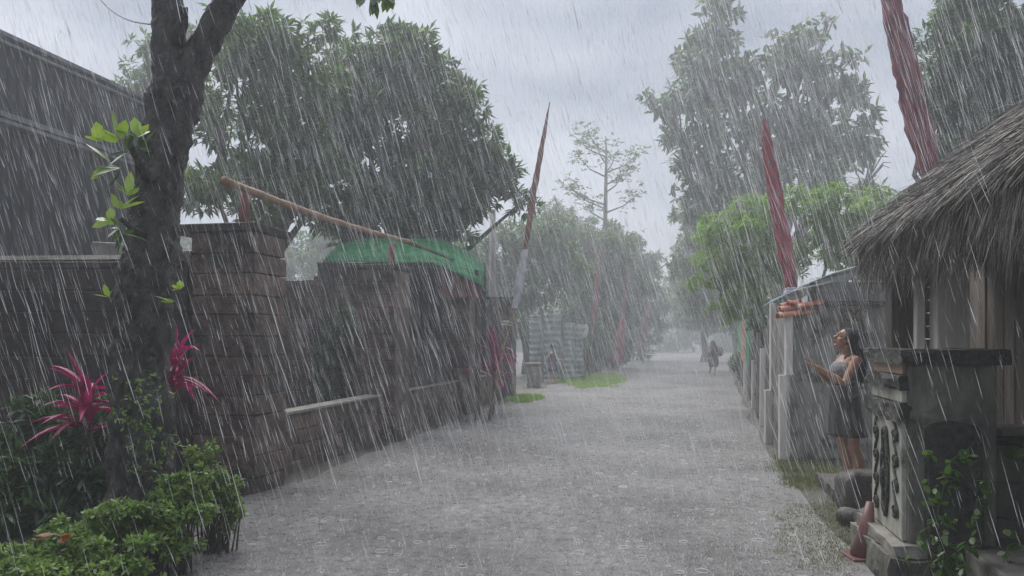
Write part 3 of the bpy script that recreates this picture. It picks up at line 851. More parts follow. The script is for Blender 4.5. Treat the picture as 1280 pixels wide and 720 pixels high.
mb = MB(); ybox(mb, gx(1019, Yb).x - .05, xR + .1, 1.995, 2.035, Yb - .09, .1); build('lintel', mb, mats['darkwood'], bl, bevel=.01)
mb = MB(); ybox(mb, xO0 - .1, xO1 + .15, .8, 2.03, Yb + .5, .06); build('inner_panel', mb, mats['cream'], bl)
mb = MB()
cx_ = (xO0 + xO1) / 2; wv = (xO1 - xO0)
mb.tube([Vector((cx_ + wv * .62 * math.cos(a), Yb - .03, 1.35 + .33 * math.sin(a))) for a in [math.pi * i / 18 for i in range(19)]], .014, 6)
for sg in (-1, 1):
    mb.tube([Vector((cx_ + sg * (wv * .5 - .10 + .10 * math.cos(a) * (1 - a / 12)), Yb - .03, 1.86 + .09 * math.sin(a) * (1 - a / 12))) for a in [i * .45 for i in range(16)]], .012, 6)
    mb.tube([Vector((cx_ + sg * wv * .2, Yb - .03, .9)), Vector((cx_ + sg * wv * .25, Yb - .03, 1.3)), Vector((cx_ + sg * wv * .05, Yb - .03, 1.66))], .011, 6)
build('iron_grille', mb, mats['iron'], bl, smooth=True)
# side wall towards the lane
A = gx(988, Yb); sd = MB(); p1 = S((Yb + 1.5 * SA) / CA + 2.0, 1.50)
A0 = Vector((xL + .11, Yb + .24, 0)); B0 = Vector((p1.x + .11, p1.y, 0)); m_ = (A0 + B0) / 2
sd.box((m_.x, m_.y, .93), ((B0 - A0).length, .2, 1.9), math.atan2((B0 - A0).y, (B0 - A0).x)); build('side_wall', sd, mats['facade'], bl, bevel=.01)
mb = MB(); rows = []
for i in range(9):
    q = i / 8; row = []
    for k in range(7):
        u = k / 6; px = 1006 + (1100 - 1006) * q; py = 357 - 23 * q - 2 * math.sin(q * 3.1)
        p = at(px, py, Yb - .15); row.append(p + Vector((.35 * u, 2.6 * u, -.15 * u + .05 * math.sin(q * 3.1) * (1 - u) + .06 * u * math.sin(q * 9))))
    rows.append(row)
mb.grid(rows); build('roof_sheet', mb, mats['blue_tarp'], bl, smooth=True, solid=.015)
mb = MB(); mb.tube([at(992, 364, Yb - .1), at(1010, 359, Yb - .15), at(1040, 352, Yb - .16)], .014, 5); build('roof_rope', mb, mats['rope'], bl)
# pale edge posts on the lane side
for px, py0, py1, wpx, lab in ((985, 402, 470, 8, 'upper'), (979, 470, 560, 8, 'lower')):
    pass
ps = thing('pale_gate_post', gx(985, 9.5), 'pale painted post at the booth corner under the terracotta tiles', 'post')
mb = MB(); mb.box(gx(985.5, 9.5, 1.48), (.085, .08, .76)); build('upper_board', mb, mats['paleplank'], ps, bevel=.006)
mb = MB(); mb.box(gx(978, 9.52, .55), (.09, .08, 1.10)); build('lower_board', mb, mats['paleplank'], ps, bevel=.006)
ps = thing('pale_gate_post', gx(966, 11.1), 'narrow pale post just left of the booth corner post', 'post')
mb = MB(); mb.box(gx(966, 11.1, 1.45), (.085, .08, 1.3)); build('upper_board', mb, mats['paleplank'], ps, bevel=.006)
mb = MB(); mb.box(gx(960, 11.12, .4), (.10, .08, .80)); build('lower_board', mb, mats['paleplank'], ps, bevel=.006)
# terracotta tiles on the booth corner
tl = thing('terracotta_tiles', at(1000, 402, Yb), 'stack of broken terracotta ridge tiles on the booth corner', 'roof tiles')
for px0, py0, px1, py1, r, yy in ((972, 398, 1012, 392, .085, 9.45), (974, 389, 1008, 386, .07, 9.5), (985, 380, 1022, 386, .055, 9.52), (996, 386, 1029, 379, .06, 9.47), (975, 384, 1000, 378, .05, 9.65)):
    a, b = at(px0, py0, yy), at(px1, py1, yy + .1); rows = []
    for i in range(6):
        c_ = a.lerp(b, i / 5); rows.append([c_ + Vector((0, math.cos(th) * r, math.sin(th) * r * .8)) for th in [math.pi * k / 8 for k in range(9)]])
    build('ridge_tile', MB().grid(rows), mats['terracotta'], tl, solid=.015, smooth=True)

def ft(s_): return 1.6 + .060 * max(0, s_ - 11)
# ------------------------------------------------------------------ right fence further on
rf = thing('stake_fence', S(16, 1.6), 'grey stake fence with coloured sheets along the right side', 'fence')
mb = MB(); s = 12.2
while s < 48:
    h = random.uniform(1.2, 2.1) if s < 24 else random.uniform(1.5, 2.0)
    b = S(s, ft(s) + .02 + random.uniform(-.06, .06)); r = random.uniform(.025, .05)
    mb.tube([b, b + Vector((random.uniform(-.03, .03), 0, h))], [r, r * .7], 5); s += random.uniform(.12, .24)
build('stakes', mb, mats['greywood'], rf)
mb = MB()
for zz in (.5, 1.2): mb.tube([S(12.2, ft(12.2) + .1, zz), S(30, ft(30) + .1, zz), S(48, ft(48) + .1, zz)], .03, 5)
build('rail', mb, mats['darkwood'], rf)
for k, ss in enumerate((12.6, 14.0, 15.4, 17.4, 19.8, 22.5, 26)):
    mb = MB(); b = S(ss, ft(ss) - .15); mb.tube([b, b + Vector((0, 0, 1.1 + .3 * (k % 3)))], [.06, .05], 7); build('post', mb, mats['paleplank' if k % 2 else 'greywood'], rf)
for a, b_, mk, zz in ((18.0, 19.6, 'green_paint', 2.1), (19.8, 21.6, 'orange_paint', 2.1), (21.8, 23.4, 'orange_paint', 2.1), (23.6, 27.5, 'green_paint', 2.3)):
    mb = MB(); rows = [[S(a + (b_ - a) * i / 24, ft(a + (b_ - a) * i / 24) - .22 + .03 * math.sin(i * 1.3), z_) for i in range(25)] for z_ in (zz - 1.15, zz)]
    mb.grid(rows); o = build('coloured_sheet', mb, mats[mk], rf, solid=.008); o['label'] = ('green' if mk[0] == 'g' else 'orange') + ' painted corrugated sheet'

# ------------------------------------------------------------------ right: near carved pier
cp = thing('carved_pier', S(5.3, 1.75), 'mossy gate pier with carved pale side panel at the right front', 'gate pier')
sa, sb, ta, tb = 5.08, 5.86, 1.46, 1.97
mb = MB()
mb.sbox(sa, sb, ta, tb, -.05, 1.40, .008); build('core', mb, mats['mossy'], cp, bevel=.02)
mb = MB(); rows = []
for lvl, (zz, ex) in enumerate(((1.405, .015), (1.42, .05), (1.46, .06), (1.50, .045), (1.515, .02))):
    pass
def rough_slab(s0, s1, t0, t1, z0, z1, amp=.012, n=14):
    """slab with a crumbly outline, closed"""
    mb = MB(); rows = []
    def P(sv, tv, zv):
        q = Vector((sv * 9, tv * 9, zv * 14)); d = Vector((mn.noise(q), mn.noise(q + Vector((5, 1, 2))), mn.noise(q + Vector((9, 3, 1)))))
        return S(sv + d.x * amp, tv + d.y * amp, zv + d.z * amp * .6)
    per = [(s0 + (s1 - s0) * i / n, t0) for i in range(n)] + [(s1, t0 + (t1 - t0) * i / n) for i in range(n)] + [(s1 - (s1 - s0) * i / n, t1) for i in range(n)] + [(s0, t1 - (t1 - t0) * i / n) for i in range(n)]
    per.append(per[0])
    for zz in (z0, z0 + (z1 - z0) * .3, z0 + (z1 - z0) * .7, z1):
        rows.append([P(a, b, zz) for a, b in per])
    rows.append([P(s0 + (s1 - s0) * .5, t0 + (t1 - t0) * .5, z1)] * len(per))
    mb.grid(rows); return mb
build('cap', rough_slab(sa - .05, sb + .05, ta - .05, tb + .05, 1.40, 1.49, .022), mats['blackmoss'], cp)
build('orange_band', MB().sbox(sa + .06, sb - .05, ta - .012, ta + .02, 1.33, 1.398), mats['orange_plaster'], cp, bevel=.004)
build('moulding', rough_slab(sa + .0, sb + .03, ta - .055, ta + .03, 1.235, 1.325, .03), mats['blackmoss'], cp)
build('pale_band', MB().sbox(sa + .03, sb - .03, ta - .022, ta + .02, 1.15, 1.232), mats['plaster'], cp, bevel=.006)
build('moulding', rough_slab(sa - .0, sb + .03, ta - .05, ta + .03, 1.03, 1.145, .034), mats['blackmoss'], cp)
build('plaster_panel', MB().sbox(sa + .04, sb - .04, ta - .022, ta + .02, .27, 1.03), mats['plaster'], cp, bevel=.008)
orn = MB()
def oval(cs, cz, rs, rz, r, k=1.0):
    orn.tube([S(cs + rs * math.cos(a), ta - .03, cz + rz * math.sin(a)) for a in [6.2832 * i / 22 for i in range(23)]], [r * (1 + .4 * math.sin(i * 2.1)) for i in range(23)], 6, wob=.5)
oval(5.46, .66, .075, .30, .014); oval(5.46, .78, .040, .12, .012); oval(5.46, .54, .045, .14, .012); orn.ball(S(5.46, ta - .03, .66), (.03, .03, .04))
def scroll(cs, cz, r0, sg, w_=.012, turns=1.6):
    n_ = int(turns * 12)
    orn.tube([S(cs + sg * r0 * (1 - i / n_ * .8) * math.cos(i / 12 * 6.2832), ta - .028, cz + r0 * (1 - i / n_ * .8) * math.sin(i / 12 * 6.2832)) for i in range(n_)], [w_ * (1 + .35 * math.sin(i * 1.7)) for i in range(n_)], 6, wob=.5)
for k in range(4):
    zz = .40 + k * .165
    scroll(5.68, zz, .048, 1); scroll(5.23, zz + .03, .048, -1)
    orn.tube([S(5.73, ta - .028, zz), S(5.70, ta - .028, zz + .08), S(5.65, ta - .028, zz + .15)], .011, 6, wob=.4)
    orn.tube([S(5.18, ta - .028, zz), S(5.21, ta - .028, zz + .08), S(5.27, ta - .028, zz + .15)], .011, 6, wob=.4)
build('carved_ornament', orn, mats['blackmoss'], cp, smooth=True)
build('base_ledge', rough_slab(sa - .06, sb + .06, ta - .10, tb + .03, .19, .262, .02), mats['capstone'], cp)
build('plinth', rough_slab(sa - .10, sb + .10, ta - .13, tb + .05, -.03, .185, .03), mats['mossy'], cp)
# dark slab with arched top leaning on the pier front
mb = MB(); prof = []
for i in range(13):
    a = i / 12; tt = ta + .10 + .30 * a; prof.append((tt, .99 + .055 * math.sin(a * math.pi) ** .5))
fr = [S(sa - .06, tt, zz) for tt, zz in prof] + [S(sa - .13, prof[-1][0], 0), S(sa - .13, prof[0][0], 0)]
bk = [p + Vector((SA, CA, 0)) * .1 for p in fr]; n = len(fr)
mb.add(fr + bk, [tuple(range(n - 1, -1, -1)), tuple(range(n, 2 * n))] + [(i, (i + 1) % n, n + (i + 1) % n, n + i) for i in range(n)])
tag(build('headstone_slab', mb, mats['blackmoss']), 'dark round-topped slab leaning on the front of the carved pier', 'stone slab')
# vine in front
vn = thing('climbing_vine', S(sa - .15, 1.65), 'green leafy vine climbing the dark slab on the carved pier', 'vine')
mb = MB(); st = MB(); P_ = []
for px, pts in ((0, [(1190, 722), (1178, 680), (1172, 640), (1182, 600), (1190, 575), (1212, 560)]), (1, [(1190, 720), (1215, 670), (1222, 620), (1218, 590)]), (2, [(1150, 730), (1165, 700), (1180, 690)]), (3, [(1250, 715), (1262, 680), (1258, 655)])):
    w3 = [at(a, b, 4.25) for a, b in pts]; st.tube(w3, .004, 5)
    for i in range(len(w3) - 1):
        for q in range(4): P_.append(tuple(w3[i].lerp(w3[i + 1], q / 4) + Vector((random.gauss(0, .02), -.02, random.gauss(0, .02)))))
for i in range(14): P_.append(tuple(at(1180 + random.gauss(0, 20), 650 + random.gauss(0, 30), 4.3)))
for i in range(9): P_.append(tuple(at(1175 + random.gauss(0, 22), 700 + random.gauss(0, 10), 4.2)))
P_.append(tuple(at(1210, 570, 4.22))); P_.append(tuple(at(1207, 575, 4.22))); P_.append(tuple(at(1165, 568, 4.25)))
leaves(mb, np.array(P_), np.array([[0, -1, .25]] * len(P_)), 3, .055, .036, (30, 85), .35, True, .4)
build('stem', st, mats['leaf_fern'], vn); build('leaves', mb, mats['leaf_mid'], vn)
# low mossy wall to the right, slab and big leaf
lw = thing('mossy_wall', S(5.3, 2.6), 'dark mossy low wall right of the carved pier', 'wall')
mb = MB(); courses(mb, S(5.45, 2.0), S(5.45, 4.6), -.05, .88, .3, .22, .5); build('masonry', mb, mats['mossy'], lw, bevel=.015)
mb = MB(); mb.sbox(5.25, 5.7, 1.99, 4.7, .885, .93, .01); build('coping', mb, mats['blackmoss'], lw, bevel=.01)
mb = MB(); mb.box(at(1253, 538, 4.95), (.30, .3, .06), .2, .006); tag(build('cement_slab', mb, mats['capstone'], bevel=.01), 'pale cement slab lying on the mossy wall beside the carved pier', 'slab')
mb = MB(); leaves(mb, np.array([tuple(at(1262, 575, 4.55)), tuple(at(1275, 560, 4.6)), tuple(at(1290, 580, 4.5))]), np.array([[.3, -.5, 1.0], [.9, -.3, .3], [.2, -.5, .8]]), 4, .15, .075, (5, 60), .2, True)
tag(build('broadleaf_plant', mb, mats['leaf_mid']), 'broad-leaved plant at the right edge behind the mossy wall', 'plant')

# ------------------------------------------------------------------ thatched hut
ht = thing('thatched_hut', S(5.0, 3.0), 'hut with shaggy grey thatched roof at the right', 'hut')
E = {'t0': 1.62, 't1': 4.3, 's0': .3, 's1': 7.0}
RZ, RT, RS0, RS1, EZ = 3.55, 2.95, 1.6, 5.9, 2.40
def hip(sv, tv):
    """roof height over street point"""
    a = [(tv - E['t0']) / (RT - E['t0']), (E['t1'] - tv) / (E['t1'] - RT), (E['s1'] - sv) / (E['s1'] - RS1), (sv - E['s0']) / (RS0 - E['s0'])]
    q = max(0, min(1, min(a))); return EZ + (RZ - EZ) * (q ** .96)
mb = MB(); rows = []
for i in range(41):
    sv = E['s0'] + (E['s1'] - E['s0']) * i / 40
    rows.append([S(sv, E['t0'] + (E['t1'] - E['t0']) * k / 26, hip(sv, E['t0'] + (E['t1'] - E['t0']) * k / 26) - .05) for k in range(27)])
mb.grid(rows); build('roof_base', mb, mats['thatch_core'], ht, solid=.10)
V = []; Fq = []; cnt = 0
def straw(p, d, ln, w_):
    global cnt
    d = d.normalized(); sd = d.cross(Vector((random.gauss(0, 1), random.gauss(0, 1), random.gauss(0, 1)))).normalized() * w_
    e = p + d * ln + Vector((0, 0, -.06 * ln)); m = p + d * ln * .5 + Vector((0, 0, .02))
    V.extend([tuple(p - sd), tuple(p + sd), tuple(m - sd * .9), tuple(m + sd * .9), tuple(e - sd * .3), tuple(e + sd * .3)])
    Fq.extend([(cnt, cnt + 1, cnt + 3, cnt + 2), (cnt + 2, cnt + 3, cnt + 5, cnt + 4)]); cnt += 6
for _ in range(60000):
    sv = random.uniform(2.2, E['s1']); tv = random.uniform(E['t0'], RT + .5)
    if sv > RS1 - .5 and random.random() < .3: tv = random.uniform(E['t0'], E['t1'])
    e = .03; h0 = hip(sv, tv); gs_ = (hip(sv + e, tv) - h0) / e; gt = (hip(sv, tv + e) - h0) / e
    D = Vector((SA, CA, 0)) * (-gs_) + Vector((CA, -SA, 0)) * (-gt)
    if D.length < .01: D = Vector((0, 0, -1))
    D = D.normalized(); sl = math.hypot(gs_, gt); D.z = -sl * .85 + random.gauss(0, .15)
    D += Vector((random.gauss(0, .2), random.gauss(0, .2), .14 * abs(random.gauss(0, 1))))
    straw(S(sv, tv, h0 - .03 + random.uniform(0, .10)), D, random.uniform(.12, .30), random.uniform(.0012, .0034))
for _ in range(22000):                    # hanging fringe along the eaves
    if random.random() < .75: sv, tv = random.uniform(2.2, E['s1']), E['t0'] + abs(random.gauss(0, .09))
    else: sv, tv = E['s1'] - abs(random.gauss(0, .09)), random.uniform(E['t0'], E['t1'])
    D = Vector((random.gauss(-.10, .14), random.gauss(0, .14), -1))
    straw(S(sv, tv, EZ + random.uniform(-.12, .10)), D, random.uniform(.10, .30) * random.choice((.7, 1, 1)), random.uniform(.0012, .003))
for _ in range(7000):
    sv, tv = random.uniform(2.2, E['s1'] + .03), E['t0'] + abs(random.gauss(0, .12))
    D = Vector((random.gauss(-.05, .2), random.gauss(0, .2), -1))
    straw(S(sv, tv, EZ + random.uniform(-.22, .0)), D, random.uniform(.10, .42) * random.choice((.6, 1)), random.uniform(.001, .0022))
mb = MB(); mb.arr(np.array(V), np.array(Fq)); o = build('thatch', mb, mats['thatch'], ht)
mb = MB(); s = 2.0; 
while s < 7.2:
    mb.sbox(s, s + .17, 2.62 + random.uniform(-.01, .01), 2.65, 0, 2.45); s += .178
build('front_planks', mb, mats['hutwood'], ht)
mb = MB(); t = 2.66
while t < 4.15:
    mb.sbox(7.16 + random.uniform(-.01, .01), 7.2, t, t + .17, 0, 2.45); t += .178
build('end_planks', mb, mats['hutwood'], ht)
mb = MB(); mb.sbox(2.0, 7.2, 4.12, 4.18, 0, 1.0); build('back_wall', mb, mats['hutwood'], ht)
mb = MB(); mb.sbox(6.9, 7.1, 1.86, 2.06, 0, 2.36, .004); build('corner_post', mb, mats['darkwood'], ht, bevel=.01)
q = at(1144, 400, 6.9); mb = MB(); zz = 0.0
while zz < 2.2:
    mb.box((q.x, q.y, zz + .06), (.24 + random.uniform(-.01, .01), .24, .115), -ANG, .004); zz += .12
build('brick_column', mb, mats['brick'], ht, bevel=.006)
q = at(1186, 400, 6.1); mb = MB(); mb.box((q.x, q.y, 1.16), (.24, .2, 2.32), -ANG, .004); mb.box((q.x - .19, q.y + .1, 1.16), (.07, .08, 2.32), -ANG, .004)
build('white_post', mb, mats['paleplank'], ht, bevel=.012)
mb = MB(); mb.sbox(2.0, 7.2, 1.82, 1.92, 2.20, 2.32); build('eave_beam', mb, mats['darkwood'], ht)
mb = MB(); mb.sbox(2.0, 7.25, 1.75, 2.62, -.02, .28, .01); build('floor_plinth', mb, mats['concrete'], ht, bevel=.02)
mb = MB(); mb.tube([at(1040, 342, 8.5), at(1065, 335, 7.6), at(1095, 326, 6.85), at(1122, 319, 6.6)], .012, 5)
tag(build('roof_rope', mb, mats['rope'], smooth=True), 'white rope strung from the blue sheet to the thatched eave', 'rope')

# cone and stones by the pier
cn = thing('traffic_cone', gx(1077, 5.15), 'faded red cone beside the carved pier', 'cone')
b = gx(1078, 5.25); mb = MB(); mb.tube([b + Vector((0, 0, .02)), b + Vector((.03, 0, .2)), b + Vector((.055, 0, .40))], [.085, .055, .025], 16); build('body', mb, mats['cone'], cn, smooth=True)
mb = MB(); mb.box((b.x, b.y, .012), (.22, .22, .02)); build('base', mb, mats['cone'], cn, bevel=.006)
def rock(px, Y, r, lab, z0=0):
    mb = MB(); mb.ball(gx(px, Y, z0 + r[2] * .5), r, nu=18, nv=12)
    mb.v = [tuple(Vector(p) + Vector((1, 1, .8)) * .0 + (Vector(p) - gx(px, Y, z0 + r[2] * .5)) * .38 * mn.noise(Vector(p) * 7)) for p in mb.v]
    tag(build('rock', mb, mats['rock'], smooth=True), lab, 'rock')
rock(1066, 6.25, (.12, .10, .09), 'dark wet stone on the verge just in front of the woman')
rock(1085, 6.1, (.10, .10, .13), 'dark upright stone touching the carved pier behind the cone')
mb = rough_slab(7.55, 8.6, 1.55, 2.6, -.02, .10, .02); tag(build('stone_step', mb, mats['rock']), 'low wet stone step behind the woman by the hut corner', 'step')

mb = MB(); st_ = gx(1070, 6.75)
for i in range(2): pass
def rough_block(c, sx_, sy_, sz_, amp):
    m_ = MB(); m_.ball((0, 0, 0), (1, 1, 1), nu=28, nv=18); out = []
    for p in m_.v:
        p = Vector(p); q = Vector([math.copysign(abs(a) ** .45, a) for a in p]); q = Vector((q.x * sx_, q.y * sy_, q.z * sz_))
        out.append(tuple(q + q.normalized() * amp * mn.noise(q * 6 + Vector(c)) + Vector(c)))
    m_.v = out; return m_
tag(build('stone_bench', rough_block(gx(1075, 6.72, .16), .20, .17, .20, .06), mats['rock'], smooth=True), 'dark mossy block standing right in front of the woman\'s feet', 'stone block')
# ------------------------------------------------------------------ people
def remesh(o, v, sm=4):
    r = o.modifiers.new('r', 'REMESH'); r.mode = 'VOXEL'; r.voxel_size = v; r.use_smooth_shade = True
    s_ = o.modifiers.new('s', 'SMOOTH'); s_.iterations = sm; s_.factor = .5


def finger(mb, p, d, bend, L, r):
    """p root, d direction, bend = axis towards which it curls"""
    pts = [Vector(p) - d * .012, Vector(p)]; q = Vector(p); dd = Vector(d)
    for f in (.45, .3, .25):
        q = q + dd * L * f; pts.append(q.copy()); dd = (dd + bend * .38).normalized()
    mb.tube(pts, [r, r, r * .95, r * .85, r * .6], 8)


def hand(mb, wr, d, palm, side, sc=1.0):
    """wr wrist, d forearm/hand direction, palm = normal out of palm, side = thumb side"""
    d, palm = d.normalized(), palm.normalized(); side = (side - d * side.dot(d)).normalized()
    c = wr + d * .045 * sc
    R = Matrix((d, side, palm)).transposed()
    mb.ball(c, (.050 * sc, .038 * sc, .015 * sc), R)
    mb.tube([wr - d * .02, wr + d * .03], [.022 * sc, .024 * sc], 10)
    for k, (o, L) in enumerate(((.029, .068), (.010, .078), (-.010, .072), (-.028, .056))):
        finger(mb, wr + d * .083 * sc + side * o * sc, (d + side * o * 4).normalized(), palm, L * sc, .0085 * sc)
    finger(mb, wr + d * .035 * sc + side * .034 * sc, (d * .6 + side * .75 + palm * .2).normalized(), palm, .058 * sc, .010 * sc)


# --- the woman with open hands
Wp = gx(1076, 7.27); WR = thing('person', Wp, 'woman in grey sleeveless dress with long dark hair, palms held out, face raised', 'person')
def W(x, y, z_): return Vector((x, y, z_)) + Wp
mb = MB()
sx = (0, 1, 0)
mb.tube([W(-.14, 0, .86), W(-.145, 0, .95), W(-.155, 0, 1.05), W(-.165, 0, 1.12), W(-.165, 0, 1.22), W(-.145, 0, 1.31), W(-.125, 0, 1.375), W(-.125, 0, 1.405)],
        [(.155, .115), (.165, .125), (.135, .10), (.12, .088), (.14, .105), (.155, .10), (.135, .075), (.06, .05)], 22, side=sx)
for sg in (-1, 1):
    mb.ball(W(-.222, sg * .065, 1.235), (.050, .055, .05))
mb.tube([W(-.125, 0, 1.37), W(-.135, 0, 1.43), W(-.15, 0, 1.50)], [.052, .046, .05], 14)
# head, tilted back
hc = W(-.152, 0, 1.555); HRt = Matrix.Rotation(math.radians(24), 3, 'Y')
def Hd(x, y, z_): return hc + HRt @ Vector((x, y, z_))
mb.ball(Hd(.012, 0, .028), (.094, .072, .086), HRt)
mb.ball(Hd(-.030, 0, -.035), (.058, .054, .074), HRt)
mb.ball(Hd(-.062, 0, -.090), (.022, .024, .018), HRt)
mb.tube([Hd(-.078, 0, .022), Hd(-.094, 0, .000), Hd(-.110, 0, -.022), Hd(-.090, 0, -.034)], [.008, .010, .0135, .012], 8)
for sg in (-1, 1):
    mb.ball(Hd(-.096, sg * .011, -.026), .008, nu=8, nv=6)
    mb.ball(Hd(-.070, sg * .030, .010), (.013, .016, .009), HRt)      # closed lids
    mb.ball(Hd(-.058, sg * .040, -.025), (.022, .020, .02), HRt)      # cheeks
    mb.ball(Hd(.010, sg * .073, -.008), (.018, .008, .030), HRt)      # ears
mb.tube([Hd(-.078, -.034, .030), Hd(-.086, 0, .030), Hd(-.078, .034, .030)], .008, 6)
mb.ball(Hd(-.086, 0, -.052), (.012, .020, .0065), HRt); mb.ball(Hd(-.082, 0, -.064), (.012, .018, .007), HRt)
# arms and hands
for sg in (-1, 1):
    if sg < 0:
        sh, el, wr = W(-.115, -.165, 1.355), W(-.250, -.185, 1.135), W(-.455, -.11, 1.275)
    else:
        sh, el, wr = W(-.115, .165, 1.355), W(-.235, .175, 1.125), W(-.435, .045, 1.285)
    mb.tube([W(-.125, sg * .10, 1.365), sh, sh.lerp(el, .3), sh.lerp(el, .7), el, el.lerp(wr, .25), el.lerp(wr, .6), wr],
            [.045, .049, .044, .037, .035, .037, .030, .022], 14)
    hand(mb, wr, (wr - el) * 1.0 + Vector((-.02, 0, -.04 if sg < 0 else .0)), Vector((-.15, sg * -.1, 1)), Vector((0, sg * -1.0 if sg > 0 else 1.0, 0)) * (-1 if sg > 0 else -1), 1.0)
# legs
for sg, dx in ((-1, 0.0), (1, -.05)):
    hp = W(-.14, sg * .08, .88); kn = W(-.09 + dx, sg * .075, .49); an = W(.005 + dx, sg * .07, .09)
    mb.tube([hp, hp.lerp(kn, .35), hp.lerp(kn, .75), kn, kn.lerp(an, .25) + Vector((.02, 0, 0)), kn.lerp(an, .6), an, an + Vector((.005, 0, -.05))],
            [.085, .08, .06, .05, .055, .042, .030, .032], 14)
    f0 = an + Vector((.03, 0, -.055)); mb.tube([f0, f0 + Vector((-.08, 0, .0)), f0 + Vector((-.17, 0, -.012)), f0 + Vector((-.215, 0, -.016))], [(.032, .030), (.036, .028), (.042, .02), (.03, .013)], 12, side=sx)
body = build('body', mb, mats['skin'], WR, smooth=True); remesh(body, .005, 2)
# dress top and skirt
def ring(cx_, cz_, rx, ry, n=48, fold=0, ph=0):
    return [W(cx_ + math.cos(6.2832 * k / n) * rx * (1 + fold * math.sin(k * 6.2832 / n * 9 + ph)), math.sin(6.2832 * k / n) * ry * (1 + fold * math.cos(k * 6.2832 / n * 7 + ph)), cz_) for k in range(n + 1)]
rows = [ring(-.145, .99, .130, .172), ring(-.152, 1.05, .110, .145), ring(-.165, 1.12, .098, .130), ring(-.178, 1.18, .118, .145), ring(-.182, 1.235, .130, .154), ring(-.165, 1.285, .122, .146), ring(-.148, 1.335, .105, .118)]
mb = MB().grid(rows)
for sg in (-1, 1):
    mb.grid([[W(-.225 + q_, sg * (.055 + .02) + sg * .012 * w_, 1.30) for w_ in (-1, 1) for q_ in (0,)], [W(-.185, sg * .078 + sg * .014 * w_, 1.40) for w_ in (-1, 1)], [W(-.115, sg * .085 + sg * .014 * w_, 1.425) for w_ in (-1, 1)], [W(-.06, sg * .08 + sg * .014 * w_, 1.36) for w_ in (-1, 1)], [W(-.055, sg * .07 + sg * .014 * w_, 1.29) for w_ in (-1, 1)]])
build('dress_top', mb, mats['dress'], WR, smooth=True, solid=.008)
rows = []
for i in range(15):
    q = i / 14; zz = 1.125 - .515 * q
    rows.append(ring(-.165 + .035 * q, zz, .100 + .070 * q ** .55, .133 + .065 * q ** .6, 72, .055 * q, q * .9))
build('skirt', MB().grid(rows), mats['skirt'], WR, smooth=True, solid=.008)
build('belt', MB().grid([ring(-.165, 1.105, .106, .140), ring(-.165, 1.135, .106, .140)]), mats['black_cloth'], WR, smooth=True, solid=.008)
# hair
mb = MB()
mb.ball(Hd(.026, 0, .036), (.097, .082, .092), HRt)
mb.tube([Hd(.05, 0, .05), Hd(.095, 0, -.03), W(-.055, 0, 1.46), W(-.03, 0, 1.36), W(-.01, 0, 1.26), W(0, 0, 1.18)], [(.06, .05), (.072, .05), (.075, .045), (.078, .04), (.06, .03), (.03, .012)], 18, side=sx)
for k in range(130):
    y = random.uniform(-.078, .078); e = random.uniform(-.03, .03)
    a = Hd(random.uniform(-.055, .02), y * .7, .105 - abs(y) * .5)
    mb.tube([a, Hd(.06 + e * .5, y * 1.05, .06), Hd(.108 - abs(y) * .3, y * 1.15, -.03), W(-.045 + e, y * 1.15, 1.45), W(-.015 + e, y * 1.1 + e * .3, 1.33), W(.005 + e * 1.1, y * .9 + e * .5, random.uniform(1.12, 1.24))],
            [.006, .008, .008, .008, .007, .002], 5)
for sg in (-1, 1):
    for k in range(14):
        a = Hd(-.05 + k * .004, sg * .02, .105); mb.tube([a, Hd(-.02 + .006 * k, sg * .077, .05), Hd(.03 + .004 * k, sg * .086, -.03), W(-.085 + .003 * k, sg * .085, 1.45), W(-.05 + .004 * k, sg * .09, 1.32), W(-.02, sg * .08, 1.22)], [.006, .008, .008, .008, .006, .002], 5)
build('hair', mb, mats['hair'], WR, smooth=True)
mb = MB(); mb.ball(Hd(-.0925, 0, -.0525), (.0085, .017, .0045), HRt); mb.ball(Hd(-.0885, 0, -.0635), (.0085, .015, .005), HRt); build('lips', mb, mats['lip'], WR, smooth=True)
mb = MB()
for sg in (-1, 1):
    mb.tube([Hd(-.082, sg * .014, .036), Hd(-.085, sg * .028, .041), Hd(-.072, sg * .045, .036)], .003, 5)
    mb.tube([Hd(-.083, sg * .018, .006), Hd(-.084, sg * .030, .002), Hd(-.074, sg * .042, .006)], .0018, 5)
build('brows_and_lashes', mb, mats['hair'], WR)


